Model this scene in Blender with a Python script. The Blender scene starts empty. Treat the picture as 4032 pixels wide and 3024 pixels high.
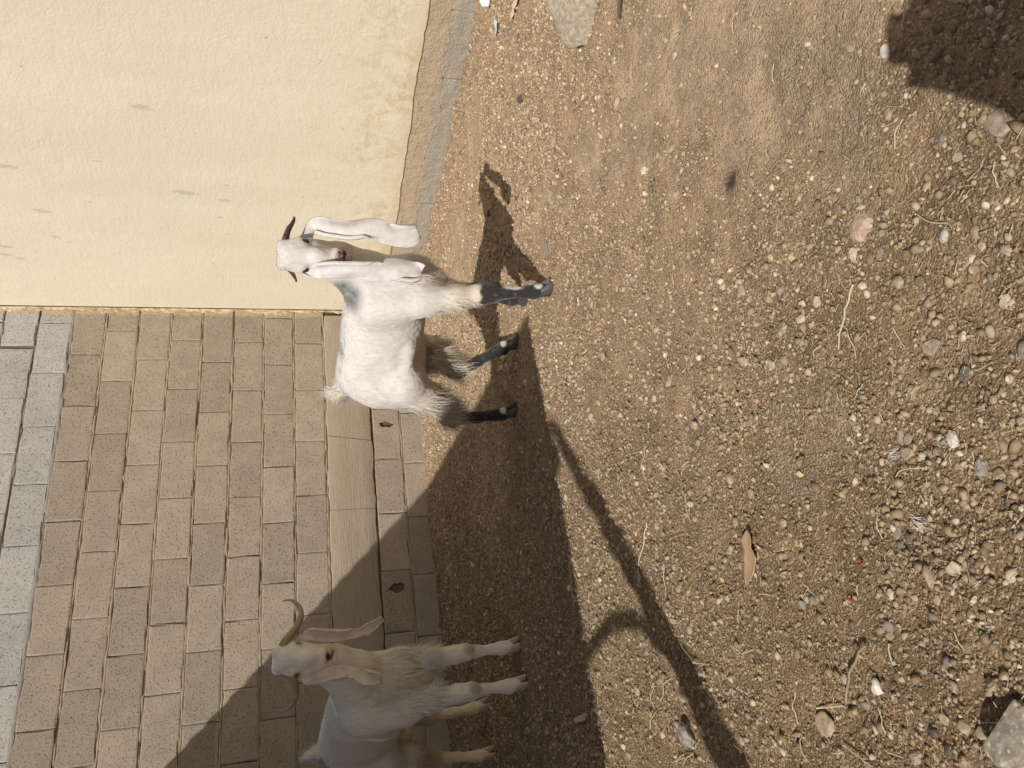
import bpy, bmesh, math, random
import numpy as np
from mathutils import Vector, Matrix

S = bpy.context.scene
COL = S.collection
random.seed(5)
RNG = np.random.default_rng(11)

# ------------------------------------------------------------------ camera, sky, sun, exposure
CAM = np.array([-3.3471, -5.09265, 0.8587])
YAW, PITCH, ROLL = 0.485527, 0.270779, 0.01207          # the phone was held upright; the file is stored turned by 90 degrees
cy, sy, cp, sp = math.cos(YAW), math.sin(YAW), math.cos(PITCH), math.sin(PITCH)
FWD = np.array([sy*cp, cy*cp, -sp]); RT = np.array([cy, -sy, 0.0]); DN = np.cross(FWD, RT)
RT, DN = math.cos(ROLL)*RT + math.sin(ROLL)*DN, -math.sin(ROLL)*RT + math.cos(ROLL)*DN
cam_data = bpy.data.cameras.new('camera'); cam_data.sensor_width = 36; cam_data.lens = 26.848
cam_data.clip_start = 0.01; cam_data.clip_end = 500
cam = bpy.data.objects.new('camera', cam_data); COL.objects.link(cam)
B = -FWD
cam.matrix_world = Matrix(((DN[0], RT[0], B[0], CAM[0]), (DN[1], RT[1], B[1], CAM[1]), (DN[2], RT[2], B[2], CAM[2]), (0, 0, 0, 1)))
S.camera = cam

SUN_DIR = Vector((1.0, 0.665, -0.95)).normalized()      # the way the light travels
elev = math.asin(-SUN_DIR.z)
world = bpy.data.worlds.new('World'); S.world = world; world.use_nodes = True
wn = world.node_tree.nodes; wl = world.node_tree.links
sky = wn.new('ShaderNodeTexSky'); sky.sky_type = 'NISHITA'; sky.sun_disc = False
sky.sun_elevation = elev
sky.sun_rotation = math.atan2(-SUN_DIR.x, -SUN_DIR.y)
sky.air_density = 1.0; sky.dust_density = 2.5; sky.ozone_density = 1.0
wl.new(sky.outputs[0], wn['Background'].inputs[0]); wn['Background'].inputs[1].default_value = 0.058
sun_data = bpy.data.lights.new('sun', 'SUN'); sun_data.energy = 4.9; sun_data.angle = math.radians(0.53); sun_data.color = (1.0, 0.955, 0.895)
sun = bpy.data.objects.new('sun', sun_data); COL.objects.link(sun)
sun.rotation_euler = SUN_DIR.to_track_quat('-Z', 'Y').to_euler(); sun.location = (-8, -9, 9)
S.view_settings.view_transform = 'Standard'; S.view_settings.look = 'None'; S.view_settings.gamma = 1.0
S.view_settings.use_curve_mapping = False; S.view_settings.exposure = -0.06
S.cycles.max_bounces = 6; S.cycles.diffuse_bounces = 4; S.cycles.use_denoising = True

# ------------------------------------------------------------------ helpers
def tag(o, label=None, cat=None, group=None, kind=None):
    if label: o['label'] = label
    if cat: o['category'] = cat
    if group: o['group'] = group
    if kind: o['kind'] = kind
    return o
def empty(name, loc, rz=0.0):
    o = bpy.data.objects.new(name, None); COL.objects.link(o); o.location = loc; o.rotation_euler = (0, 0, rz)
    o.empty_display_size = 0.1
    return o
def link(name, me, mat=None, parent=None, loc=None, smooth=False):
    o = bpy.data.objects.new(name, me); COL.objects.link(o)
    if mat and not me.materials: me.materials.append(mat)
    if parent: o.parent = parent
    if loc is not None: o.location = loc
    if smooth: me.polygons.foreach_set('use_smooth', np.ones(len(me.polygons), dtype=bool))
    return o
def fast_mesh(name, V, F, colors=None):
    """V (n,3), F (m,k) all faces of k corners"""
    V = np.asarray(V, dtype=np.float32); F = np.asarray(F, dtype=np.int32)
    me = bpy.data.meshes.new(name); m, k = F.shape
    me.vertices.add(len(V)); me.vertices.foreach_set('co', V.ravel())
    me.loops.add(m*k); me.loops.foreach_set('vertex_index', F.ravel())
    me.polygons.add(m); me.polygons.foreach_set('loop_start', np.arange(0, m*k, k, dtype=np.int32))
    try: me.polygons.foreach_set('loop_total', np.full(m, k, dtype=np.int32))
    except Exception: pass
    me.update(calc_edges=True); me.validate()
    if colors is not None:
        C = np.ones((len(V), 4), dtype=np.float32); C[:, :3] = colors
        a = me.color_attributes.new('tint', 'FLOAT_COLOR', 'POINT'); a.data.foreach_set('color', C.ravel())
    return me
def py_mesh(name, V, F):
    me = bpy.data.meshes.new(name); me.from_pydata([tuple(map(float, v)) for v in V], [], [tuple(map(int, f)) for f in F]); me.update(); return me
def _h(ix, iy, iz, seed):
    n = (ix.astype(np.int64)*73856093) ^ (iy.astype(np.int64)*19349663) ^ (iz.astype(np.int64)*83492791) ^ (seed*2654435761 & 0x7fffffff)
    n = (n ^ (n >> 13)) * 1274126177 & 0x7fffffff
    n = (n ^ (n >> 16)) & 0xffff
    return n.astype(np.float32)/32767.5 - 1.0
def vnoise(P, freq=1.0, seed=0):
    P = np.asarray(P, dtype=np.float64)*freq
    i = np.floor(P).astype(np.int64); f = P - i; f = f*f*(3-2*f)
    r = 0
    for dx in (0, 1):
        wx = f[:, 0] if dx else 1-f[:, 0]
        for dy in (0, 1):
            wy = f[:, 1] if dy else 1-f[:, 1]
            for dz in (0, 1):
                wz = f[:, 2] if dz else 1-f[:, 2]
                r = r + wx*wy*wz*_h(i[:, 0]+dx, i[:, 1]+dy, i[:, 2]+dz, seed)
    return r
def fbm(P, freq, octaves=4, seed=0, gain=0.5):
    r = 0; a = 1.0
    for o in range(octaves):
        r = r + a*vnoise(P, freq*2**o, seed+o*17); a *= gain
    return r
def sstep(a, b, x):
    t = np.clip((x-a)/(b-a), 0, 1); return t*t*(3-2*t)

# ------------------------------------------------------------------ material helpers
class NT:
    def __init__(s, name):
        s.m = bpy.data.materials.new(name); s.m.use_nodes = True; s.n = s.m.node_tree.nodes; s.l = s.m.node_tree.links
        s.b = s.n['Principled BSDF']
    def node(s, t, **kw):
        n = s.n.new(t)
        for k, v in kw.items(): setattr(n, k, v)
        return n
    def put(s, sock, v):
        if hasattr(v, 'links') or isinstance(v, bpy.types.NodeSocket): s.l.new(v, sock)
        elif isinstance(v, (tuple, list)) and len(v) == 3 and sock.type == 'RGBA': sock.default_value = (*v, 1)
        else: sock.default_value = v
    def pos(s): return s.node('ShaderNodeNewGeometry').outputs['Position']
    def obj(s): return s.node('ShaderNodeTexCoord').outputs['Object']
    def mapping(s, vec, scale=(1, 1, 1), loc=(0, 0, 0), rot=(0, 0, 0)):
        n = s.node('ShaderNodeMapping'); s.put(n.inputs[0], vec); n.inputs['Scale'].default_value = scale; n.inputs['Location'].default_value = loc; n.inputs['Rotation'].default_value = rot
        return n.outputs[0]
    def noise(s, vec, scale, detail=4, rough=0.55, dist=0.0, out=0):
        n = s.node('ShaderNodeTexNoise'); s.put(n.inputs['Vector'], vec); n.inputs['Scale'].default_value = scale; n.inputs['Detail'].default_value = detail
        n.inputs['Roughness'].default_value = rough; n.inputs['Distortion'].default_value = dist
        return n.outputs[out]
    def voro(s, vec, scale, feature='F1', out='Distance', rand=1.0):
        n = s.node('ShaderNodeTexVoronoi', feature=feature); s.put(n.inputs['Vector'], vec); n.inputs['Scale'].default_value = scale; n.inputs['Randomness'].default_value = rand
        return n.outputs[out]
    def math(s, op, a, b=0.0, clamp=False):
        n = s.node('ShaderNodeMath', operation=op, use_clamp=clamp); s.put(n.inputs[0], a); s.put(n.inputs[1], b); return n.outputs[0]
    def ramp(s, fac, a, b, lo=0.0, hi=1.0):
        n = s.node('ShaderNodeMapRange', clamp=True, interpolation_type='SMOOTHSTEP'); s.put(n.inputs['Value'], fac)
        n.inputs['From Min'].default_value = a; n.inputs['From Max'].default_value = b; n.inputs['To Min'].default_value = lo; n.inputs['To Max'].default_value = hi
        return n.outputs[0]
    def mix(s, fac, a, b, mode='MIX'):
        n = s.node('ShaderNodeMix', data_type='RGBA', blend_type=mode); s.put(n.inputs[0], fac); s.put(n.inputs[6], a); s.put(n.inputs[7], b); return n.outputs[2]
    def grey(s, v):
        n = s.node('ShaderNodeCombineColor'); [s.put(n.inputs[i], v) for i in range(3)]; return n.outputs[0]
    def attr(s, name='tint', out='Color'): return s.node('ShaderNodeAttribute', attribute_name=name).outputs[out]
    def bump(s, h, strength=0.4, dist=0.004, normal=None):
        n = s.node('ShaderNodeBump'); s.put(n.inputs['Height'], h); n.inputs['Strength'].default_value = strength; n.inputs['Distance'].default_value = dist
        if normal is not None: s.put(n.inputs['Normal'], normal)
        return n.outputs[0]
    def sep(s, vec):
        n = s.node('ShaderNodeSeparateXYZ'); s.put(n.inputs[0], vec); return n.outputs
    def rand(s): return s.node('ShaderNodeObjectInfo').outputs['Random']
    def done(s, color=None, rough=0.9, normal=None, spec=0.25):
        if color is not None: s.put(s.b.inputs['Base Color'], color)
        s.put(s.b.inputs['Roughness'], rough); s.b.inputs['Specular IOR Level'].default_value = spec
        if normal is not None: s.put(s.b.inputs['Normal'], normal)
        return s.m

M = {}
def build_materials():
    # soil
    t = NT('soil'); P = t.pos()
    dust = t.attr('tint')
    n1 = t.noise(P, 9, 5); n2 = t.noise(P, 60, 4)
    cells = t.voro(P, 230, out='Color'); cellv = t.sep(cells)[0]
    c = t.mix(t.ramp(n1, .35, .7), (0.80, 0.80, 0.80), (1.18, 1.15, 1.12))
    c = t.mix(1.0, dust, c, 'MULTIPLY')
    c = t.mix(t.ramp(n2, .4, .75, 0, .35), c, (0.15, 0.095, 0.055))
    c = t.mix(t.ramp(cellv, .78, .95, 0, .55), c, (0.50, 0.40, 0.29))
    c = t.mix(t.ramp(cellv, .22, .05, 0, .45), c, (0.13, 0.092, 0.06))
    h = t.math('ADD', t.math('MULTIPLY', t.voro(P, 230), -0.6), t.math('MULTIPLY', t.noise(P, 140, 5, .7), .9))
    nb = t.bump(h, .8, .008)
    M['soil'] = t.done(c, .97, t.bump(t.noise(P, 26, 4), .35, .02, nb), .1)
    # pebbles
    t = NT('pebble'); P = t.pos()
    c = t.mix(1.0, t.attr('tint'), t.mix(t.noise(P, 160, 4), (0.70, 0.68, 0.66), (1.32, 1.31, 1.28)), 'MULTIPLY')
    dusty = t.ramp(t.noise(P, 45, 3), .45, .7, 0, .35)
    c = t.mix(dusty, c, (0.37, 0.28, 0.18))
    M['pebble'] = t.done(c, .88, t.bump(t.noise(P, 420, 3), .35, .002), .2)
    # stones: one material per colour
    pal = dict(white=(.66, .60, .52), cream=(.52, .42, .31), pink=(.43, .315, .23), tan=(.37, .285, .19), brown=(.20, .14, .09), grey=(.27, .245, .21), greytan=(.34, .275, .21), green=(.19, .175, .135), dark=(.085, .07, .055), pale=(.45, .42, .37), greyslab=(.37, .32, .245), speckled=(.285, .25, .195))
    for k, v in pal.items():
        t = NT('stone_' + k); P = t.pos()
        n1 = t.noise(P, 70, 5, .65); n2 = t.noise(P, 260, 4, .7)
        c = t.mix(t.ramp(n1, .3, .72), tuple(x*.62 for x in v), tuple(min(.8, x*1.22) for x in v))
        c = t.mix(t.ramp(n2, .58, .75, 0, .6), c, tuple(min(.8, x*1.5) for x in v))
        if k == 'speckled':
            c = t.mix(t.ramp(t.voro(P, 95), .0, .35, .9, 0), c, (.60, .54, .44))
            c = t.mix(t.ramp(t.noise(P, 34, 3), .55, .7, 0, .7), c, (.14, .12, .09))
        c = t.mix(t.ramp(t.noise(P, 22, 3), .5, .75, 0, .45), c, (.36, .25, .155))
        M['stone_' + k] = t.done(c, .86 if k != 'dark' else .5, t.bump(t.math('ADD', n1, t.math('MULTIPLY', n2, .5)), .6, .004), .25)
    # concrete blocks
    def block_mat(name, base, dark, light):
        t = NT(name); P = t.pos(); r = t.rand()
        n1 = t.noise(P, 7, 4); n2 = t.noise(P, 78, 3, .62); pits = t.voro(P, 105); fine = t.noise(P, 260, 3, .7)
        c = t.mix(t.ramp(n1, .3, .7), tuple(x*.92 for x in base), tuple(x*1.08 for x in base))
        rv = t.math('ADD', t.math('MULTIPLY', r, .24), .87)
        c = t.mix(1.0, c, t.grey(rv), 'MULTIPLY')
        c = t.mix(t.ramp(n2, .58, .70, 0, .55), c, dark)
        c = t.mix(t.ramp(fine, .50, .36, 0, .5), c, light)
        c = t.mix(t.ramp(pits, .16, .06, 0, .55), c, dark)
        c = t.mix(t.ramp(t.noise(P, 2.2, 4), .5, .8, 0, .35), c, (.36, .28, .19))
        xx = t.math('ADD', t.sep(P)[0], t.math('MULTIPLY', t.noise(t.mapping(P, (1, 1, .6)), 24, 5, .7), .075))
        c = t.mix(t.ramp(xx, -.034, -.004, 0, .8), c, (.56, .43, .26))
        h = t.math('ADD', t.math('MULTIPLY', t.ramp(n2, .55, .7), -1.0), t.math('ADD', t.math('MULTIPLY', t.ramp(pits, .05, .3), .6), t.math('MULTIPLY', fine, .6)))
        return t.done(c, .95, t.bump(h, .8, .006), .12)
    M['block'] = block_mat('tan_concrete_block', (.365, .310, .242), (.17, .14, .10), (.47, .415, .34))
    M['block_grey'] = block_mat('grey_concrete_block', (.43, .41, .38), (.18, .165, .145), (.54, .52, .49))
    t = NT('mortar'); P = t.pos()
    c = t.mix(t.noise(P, 30, 4), (.27, .205, .135), (.50, .40, .28))
    M['mortar'] = t.done(c, .95, t.bump(t.noise(P, 180, 4, .7), .8, .006), .1)
    t = NT('mortar_grey'); P = t.pos()
    c = t.mix(t.noise(P, 30, 4), (.20, .185, .165), (.36, .33, .29))
    M['mortar_grey'] = t.done(c, .95, t.bump(t.noise(P, 180, 4, .7), .8, .006), .1)
    t = NT('joint_core'); M['core'] = t.done((.16, .12, .08), .95, None, .1)
    # cast beam with board marks
    t = NT('cast_beam'); P = t.pos()
    g = t.noise(t.mapping(P, (3, 3, 90)), 1.6, 5, .6, .2)
    g2 = t.noise(t.mapping(P, (2, 2, 260)), 1.4, 3, .6)
    c = t.mix(t.ramp(g, .3, .7), (.315, .268, .205), (.40, .345, .265))
    c = t.mix(t.ramp(t.noise(P, 6, 5), .45, .75, 0, .55), c, (.37, .285, .195))
    c = t.mix(t.ramp(t.noise(t.mapping(P, (1, 1, .5), (2, 0, 1)), 16, 5, .7), .58, .75, 0, .5), c, (.27, .225, .165))
    c = t.mix(t.ramp(g2, .62, .75, 0, .3), c, (.25, .205, .15))
    c = t.mix(t.ramp(t.noise(P, 85, 4, .7), .56, .72, 0, .5), c, (.20, .165, .12))
    cr = t.ramp(t.voro(t.mapping(P, (1, 1, .12), (.3, 0, .2)), .75, 'DISTANCE_TO_EDGE'), .0022, .0008)
    c = t.mix(t.math('MULTIPLY', cr, .5), c, (.12, .095, .065))
    M['beam'] = t.done(c, .92, t.bump(t.math('ADD', t.math('ADD', g, t.math('MULTIPLY', g2, .6)), t.math('SUBTRACT', t.noise(P, 70, 5, .7), cr)), .6, .007), .15)
    # cream paint, with ochre smears low down and grey drips
    t = NT('cream_paint'); P = t.pos(); z = t.sep(P)[2]
    n = t.noise(t.mapping(P, (1, 1.5, .35)), 2.2, 4)
    c = t.mix(t.ramp(n, .3, .7), (.595, .535, .415), (.625, .565, .443))
    c = t.mix(t.ramp(t.noise(P, 11, 5), .45, .8, 0, .18), c, (.60, .47, .30))
    low = t.ramp(z, 1.0, .25); low2 = t.ramp(z, 1.25, .75)
    sm = t.ramp(t.math('ADD', t.noise(P, 13, 7, .72, .7), t.math('MULTIPLY', low, .16)), .565, .76)
    sm = t.math('MULTIPLY', sm, t.ramp(t.noise(t.mapping(P, (1, 1, 1), (5, 2, 1)), 2.6, 3), .32, .58))
    c = t.mix(t.math('MULTIPLY', sm, t.math('MULTIPLY', low, .60)), c, (.45, .335, .18))
    sm2 = t.ramp(t.noise(t.mapping(P, (1, 1, 1), (3, 1, 7)), 30, 5, .7, .8), .60, .72)
    c = t.mix(t.math('MULTIPLY', sm2, t.math('MULTIPLY', low2, .55)), c, (.40, .30, .17))
    c = t.mix(t.ramp(t.math('ADD', z, t.math('MULTIPLY', t.noise(P, 5, 4), .12)), .40, .27, 0, .45), c, (.47, .36, .23))
    spots = None
    for (sy_, sz_, ly, lz) in ((-1.92, 1.643, .022, .062), (-1.278, 1.514, .020, .085), (-1.224, 1.292, .014, .05), (-1.049, 2.331, .020, .06), (-1.418, 2.408, .02, .065), (-.81, 2.32, .013, .035), (-.694, 2.624, .016, .045), (-.612, 2.656, .016, .045), (-.574, 2.578, .013, .035), (-.76, 2.25, .006, .02), (-1.36, 1.27, .006, .02), (-1.5, 1.93, .006, .03), (-1.72, 1.55, .005, .02), (-1.15, 2.05, .005, .025), (-.9, 1.3, .005, .02)):
        wob = t.noise(t.mapping(P, (1, 1, .22)), 85, 4, .65)
        dy = t.math('DIVIDE', t.math('SUBTRACT', t.sep(P)[1], sy_), ly); dz = t.math('DIVIDE', t.math('SUBTRACT', z, sz_), lz)
        dy = t.math('ADD', dy, t.math('MULTIPLY', dz, .35))
        d = t.math('ADD', t.math('MULTIPLY', dy, dy), t.math('MULTIPLY', dz, dz))
        d = t.math('ADD', d, t.math('MULTIPLY', wob, 3.0))
        v = t.ramp(d, 2.5, 1.9)
        spots = v if spots is None else t.math('MAXIMUM', spots, v)
    c = t.mix(t.math('MULTIPLY', spots, .55), c, (.36, .35, .355))
    specks = t.ramp(t.voro(t.mapping(P, (1, 1, .45)), 5.5), .035, .015)
    c = t.mix(t.math('MULTIPLY', specks, .65), c, (.25, .19, .12))
    c = t.mix(t.ramp(t.noise(t.mapping(P, (1, 1, .3), (1, 4, 2)), 3.2, 6, .7), .5, .75, 0, .22), c, (.50, .43, .31))
    hb = t.math('ADD', t.noise(P, 70, 4), t.math('ADD', t.math('MULTIPLY', t.noise(P, 8, 3), 1.6), t.math('MULTIPLY', t.noise(t.mapping(P, (1, .4, 1.6), (0, 0, 0), (.5, 0, 0)), 30, 3), .7)))
    M['paint'] = t.done(c, .75, t.bump(hb, .34, .007), .25)
    for nm in ('plaster', 'footing'):
        t = NT('bare_wall_foot_' + nm); P = t.pos(); z = t.sep(P)[2]
        pl = t.mix(t.noise(P, 9, 5, .65), (.37, .285, .195), (.50, .405, .29)); bl = t.mix(t.noise(P, 12, 5, .65), (.30, .265, .215), (.42, .375, .305))
        m = t.ramp(t.math('ADD', z, t.math('MULTIPLY', t.math('SUBTRACT', t.noise(P, 9, 6, .72), .5), .22)), .085, .135)
        c = t.mix(m, bl, pl)
        c = t.mix(t.ramp(t.math('ADD', z, t.math('MULTIPLY', t.noise(P, 7, 4), .06)), .055, .02, 0, .8), c, (.40, .305, .20))
        c = t.mix(t.ramp(t.noise(P, 75, 4, .7), .58, .72, 0, .6), c, (.19, .15, .105))
        c = t.mix(t.ramp(t.noise(P, 40, 4, .7), .60, .75, 0, .5), c, (.56, .47, .36))
        M[nm] = t.done(c, .94, t.bump(t.math('ADD', t.noise(P, 85, 5, .72), t.math('MULTIPLY', t.noise(P, 18, 4), 2.0)), .8, .012), .12)
    t = NT('seam'); P = t.pos()
    c = t.mix(t.ramp(t.noise(P, 26, 5, .7), .38, .62), (.36, .255, .15), (.62, .49, .31))
    M['seam'] = t.done(c, .9, t.bump(t.noise(P, 120, 4, .7), .7, .006), .15)
    # hair, skin, horn
    t = NT('goat_coat'); O = t.obj()
    fl = t.noise(t.mapping(O, (46, 60, 14)), 2.2, 4, .6, .4)
    c = t.mix(1.0, t.attr('tint'), t.mix(fl, (.86, .85, .84), (1.1, 1.1, 1.1)), 'MULTIPLY')
    t.b.inputs['Sheen Weight'].default_value = .25; t.b.inputs['Sheen Roughness'].default_value = .5
    M['coat'] = t.done(c, .82, t.bump(fl, .28, .004), .15)
    t = NT('goat_hair'); c = t.mix(t.rand(), t.attr('tint'), t.attr('tint'))
    M['hair'] = t.done(t.attr('tint'), .7, None, .2)
    t = NT('goat_ear'); O = t.obj()
    c = t.mix(1.0, t.attr('tint'), t.mix(t.ramp(t.noise(O, 38, 5, .65), .3, .7), (.93, .89, .88), (1.07, 1.07, 1.07)), 'MULTIPLY')
    t.b.inputs['Subsurface Weight'].default_value = .0
    M['ear'] = t.done(c, .75, t.bump(t.noise(O, 45, 4), .25, .004), .2)
    def horn_mat(n_, a, b):
        t = NT(n_); O = t.obj()
        c = t.mix(t.noise(O, 70, 4, .6, .5), a, b)
        M[n_] = t.done(c, .55, t.bump(t.noise(O, 160, 3), .3, .003), .35)
    horn_mat('horn_dark', (.035, .028, .024), (.09, .075, .065)); horn_mat('horn_tan', (.25, .19, .115), (.42, .335, .22))
    horn_mat('hoof_dark', (.035, .033, .033), (.09, .08, .075)); horn_mat('hoof_pale', (.36, .27, .17), (.52, .42, .30))
    t = NT('eye'); O = t.obj(); o = t.sep(O)
    pupil = t.ramp(t.math('ADD', t.math('POWER', t.math('DIVIDE', o[1], .0075), 2.0), t.math('POWER', t.math('DIVIDE', o[2], .0026), 2.0)), 1.2, .8)
    iris = t.ramp(t.math('ADD', t.math('POWER', o[1], 2.0), t.math('POWER', o[2], 2.0)), .00013, .0001)
    c = t.mix(iris, (.10, .05, .03), (.38, .19, .06)); c = t.mix(pupil, c, (.008, .007, .006))
    M['eye'] = t.done(c, .08, None, .6)
    t = NT('eye_dark'); M['eye_dark'] = t.done((.03, .022, .018), .15, None, .6)
    # litter
    def plain(n_, a, b, sc=60, rough=.8, bs=.3):
        t = NT(n_); P = t.pos(); M[n_] = t.done(t.mix(t.noise(P, sc, 4), a, b), rough, t.bump(t.noise(P, sc*3, 3), bs, .002), .25)
    plain('straw', (.44, .36, .22), (.62, .53, .36), 90); plain('leaf', (.28, .185, .10), (.42, .30, .18), 60); plain('feather_white', (.55, .52, .47), (.68, .65, .60))
    plain('feather_grey', (.30, .28, .27), (.48, .46, .44)); plain('feather_dark', (.05, .04, .03), (.13, .10, .075)); plain('petal', (.20, .018, .035), (.32, .03, .06))
    plain('wrapper', (.72, .73, .74), (.80, .80, .80), 40, .4); plain('wood_chip', (.42, .33, .23), (.60, .50, .37), 50); plain('stick', (.06, .05, .04), (.12, .10, .08)); plain('twig', (.16, .115, .07), (.34, .26, .17), 70)
    plain('plastic_film', (.42, .40, .37), (.55, .52, .48), 40, .4); plain('yellow_crumb', (.48, .38, .17), (.56, .46, .24))
    plain('roof_sheet', (.36, .34, .31), (.46, .43, .39), 5, .6); plain('rough_timber', (.15, .105, .065), (.27, .20, .13), 25, .9, .7)
    plain('phone', (.02, .02, .022), (.03, .03, .032), 10, .3); plain('skin', (.30, .17, .105), (.36, .21, .135), 30, .6, .1); plain('dark_hair', (.012, .009, .008), (.02, .015, .012))
    t = NT('clothed_body'); M['person'] = t.done(t.attr('tint'), .85, None, .2)
build_materials()

# ------------------------------------------------------------------ ground
LOW = [(-1.836, -3.664, .16), (-1.80, -3.82, .20), (-2.234, -4.234, .20), (-2.427, -4.337, .14), (-2.5, -4.33, .10), (-2.9, -4.01, .09), (-2.947, -3.94, .07), (-1.72, -3.50, .14), (-2.06, -4.196, .20), (-1.95, -4.05, .18), (-2.3, -4.42, .16), (-0.75, -1.7, .35), (-0.45, -2.3, .25)]
DENSE = [(-1.99, -3.69, .10), (-2.70, -3.87, .16), (-2.93, -4.30, .30), (-3.05, -4.15, .25), (-1.15, -2.95, .3)]
def low_mask(x, y):
    P = np.stack([x, y, 0*x], 1); w = .06*fbm(P, 9, 3, 3)
    m = np.zeros_like(x)
    for a, b, r in LOW: m = np.maximum(m, sstep(r*1.25, r*.55, np.hypot(x-a, y-b)+w))
    return m
def dense_mask(x, y):
    m = np.zeros_like(x)
    for a, b, r in DENSE: m = np.maximum(m, sstep(r*1.3, r*.5, np.hypot(x-a, y-b)))
    return m
_dr = np.random.default_rng(42)
DENTS = [(_dr.uniform(-3.4, -.7), _dr.uniform(-4.4, -1.9), _dr.uniform(.022, .042)) for _ in range(46)]     # old hoof prints
HOOVES = [(-1.832, -2.96), (-1.74, -2.63), (-1.79, -2.52), (-2.02, -2.35), (-2.98, -1.86), (-3.12, -1.90), (-3.03, -1.16), (-3.25, -1.15)]
def soil_z(x, y):
    P = np.stack([x, y, 0*x], 1)
    lm = low_mask(x, y)
    z = .010*vnoise(P, 2.3, 1) + .008*fbm(P, 9, 3, 2) + .0042*fbm(P, 45, 3, 4)*(1-.75*lm) - .006*lm
    for a, b, r_ in DENTS:
        q = np.hypot(x-a, y-b)/r_; z = z - .009*sstep(1.0, .35, q) + .004*np.exp(-((q-1.15)/.28)**2)
    k = np.ones_like(x)
    for a, b in HOOVES: k = np.minimum(k, sstep(.03, .14, np.hypot(x-a, y-b)))
    z = z*k
    e = np.minimum(np.minimum(x+4.9, 0.35-x), np.minimum(y+5.9, 0.35-y))
    return (z-.004)*sstep(.0, .3, e)
def zs(x, y): return float(soil_z(np.array([x], dtype=float), np.array([y], dtype=float))[0])
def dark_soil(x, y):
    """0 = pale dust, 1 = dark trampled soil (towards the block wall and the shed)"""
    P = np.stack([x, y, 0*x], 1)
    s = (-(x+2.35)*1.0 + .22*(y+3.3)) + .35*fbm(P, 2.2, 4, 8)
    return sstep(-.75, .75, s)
def build_ground():
    xs = np.arange(-4.9, .3501, .0165); ys = np.arange(-5.9, .3501, .0165)
    X, Y = np.meshgrid(xs, ys, indexing='ij'); x = X.ravel(); y = Y.ravel()
    z = soil_z(x, y); nx, ny = len(xs), len(ys)
    V = np.stack([x, y, z], 1)
    I = np.arange(nx*ny).reshape(nx, ny)
    F = np.stack([I[:-1, :-1], I[1:, :-1], I[1:, 1:], I[:-1, 1:]], -1).reshape(-1, 4)
    x0, x1, y0, y1 = xs[0], xs[-1], ys[0], ys[-1]; R = 90
    ring = np.array([(-R, -R, 0), (R, -R, 0), (R, R, 0), (-R, R, 0), (x0, y0, -.004*0), (x1, y0, 0), (x1, y1, 0), (x0, y1, 0)], float)
    n0 = len(V); c = [I[0, 0], I[-1, 0], I[-1, -1], I[0, -1]]
    F2 = np.array([(n0, n0+1, c[1], c[0]), (n0+1, n0+2, c[2], c[1]), (n0+2, n0+3, c[3], c[2]), (n0+3, n0, c[0], c[3])])
    V = np.concatenate([V, ring[:4]]); F = np.concatenate([F, F2])
    xx, yy = V[:, 0], V[:, 1]
    d = dark_soil(np.clip(xx, -5, 1), np.clip(yy, -6, 1)); lm = low_mask(xx, yy)
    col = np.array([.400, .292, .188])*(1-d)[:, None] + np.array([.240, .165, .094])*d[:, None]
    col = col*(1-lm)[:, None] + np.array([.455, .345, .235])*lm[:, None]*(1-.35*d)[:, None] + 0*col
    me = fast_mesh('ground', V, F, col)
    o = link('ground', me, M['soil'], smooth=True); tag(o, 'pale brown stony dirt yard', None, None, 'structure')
build_ground()

# ------------------------------------------------------------------ block wall (left of the corner), every block its own part
COURSE = .2136
def block_mesh(x0, x1, z0, z1, yf, seed, nx=7, nz=4, depth=.19, jit=.0016):
    r = np.random.default_rng(seed)
    bw = min(.009, (x1-x0)*.2); xs = np.concatenate([[x0], np.linspace(x0+bw, x1-bw, nx-1), [x1]]); zz = np.concatenate([[z0], np.linspace(z0+.009, z1-.009, nz-1), [z1]])
    V = []; F = []
    for i, a in enumerate(xs):
        for j, b in enumerate(zz):
            edge = (i in (0, nx)) or (j in (0, nz))
            dx = r.normal(0, jit)*(1 if j not in (0, nz) or True else 0); dz = r.normal(0, jit)
            if i == 0: dx = abs(dx)
            if i == nx: dx = -abs(dx)
            if j == 0: dz = abs(dz)
            if j == nz: dz = -abs(dz)
            chip = .0018 if edge else 0
            if edge and r.random() < .2: chip += r.uniform(.002, .012)
            V.append((a+dx, yf + chip + r.normal(0, .0002), b+dz))
    # second ring right behind the face edge, then the back
    id_ = lambda i, j: i*(nz+1)+j
    for i in range(nx):
        for j in range(nz): F.append((id_(i, j), id_(i+1, j), id_(i+1, j+1), id_(i, j+1)))
    n = len(V)
    loop = [id_(i, 0) for i in range(nx)] + [id_(nx, j) for j in range(nz)] + [id_(i, nz) for i in range(nx, 0, -1)] + [id_(0, j) for j in range(nz, 0, -1)]
    back = [(x0, z0), (x1, z0), (x1, z1), (x0, z1)]
    for (a, b) in back: V.append((a, yf+depth, b))
    for (a, b) in back: V.append((a, yf+.006, b))
    corners = [loop.index(id_(0, 0)), loop.index(id_(nx, 0)), loop.index(id_(nx, nz)), loop.index(id_(0, nz))]
    for k in range(4):
        s = corners[k]; e = corners[(k+1) % 4]
        seq = loop[s:e+1] if e > s else loop[s:]+loop[:e+1]
        F.append(tuple(seq[::-1]) + (n+4+k, n+4+(k+1) % 4))
        F.append((n+4+k, n+k, n+(k+1) % 4, n+4+(k+1) % 4)[::-1])
    F.append((n, n+1, n+2, n+3)[::-1])
    return py_mesh('block', V, F)
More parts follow.
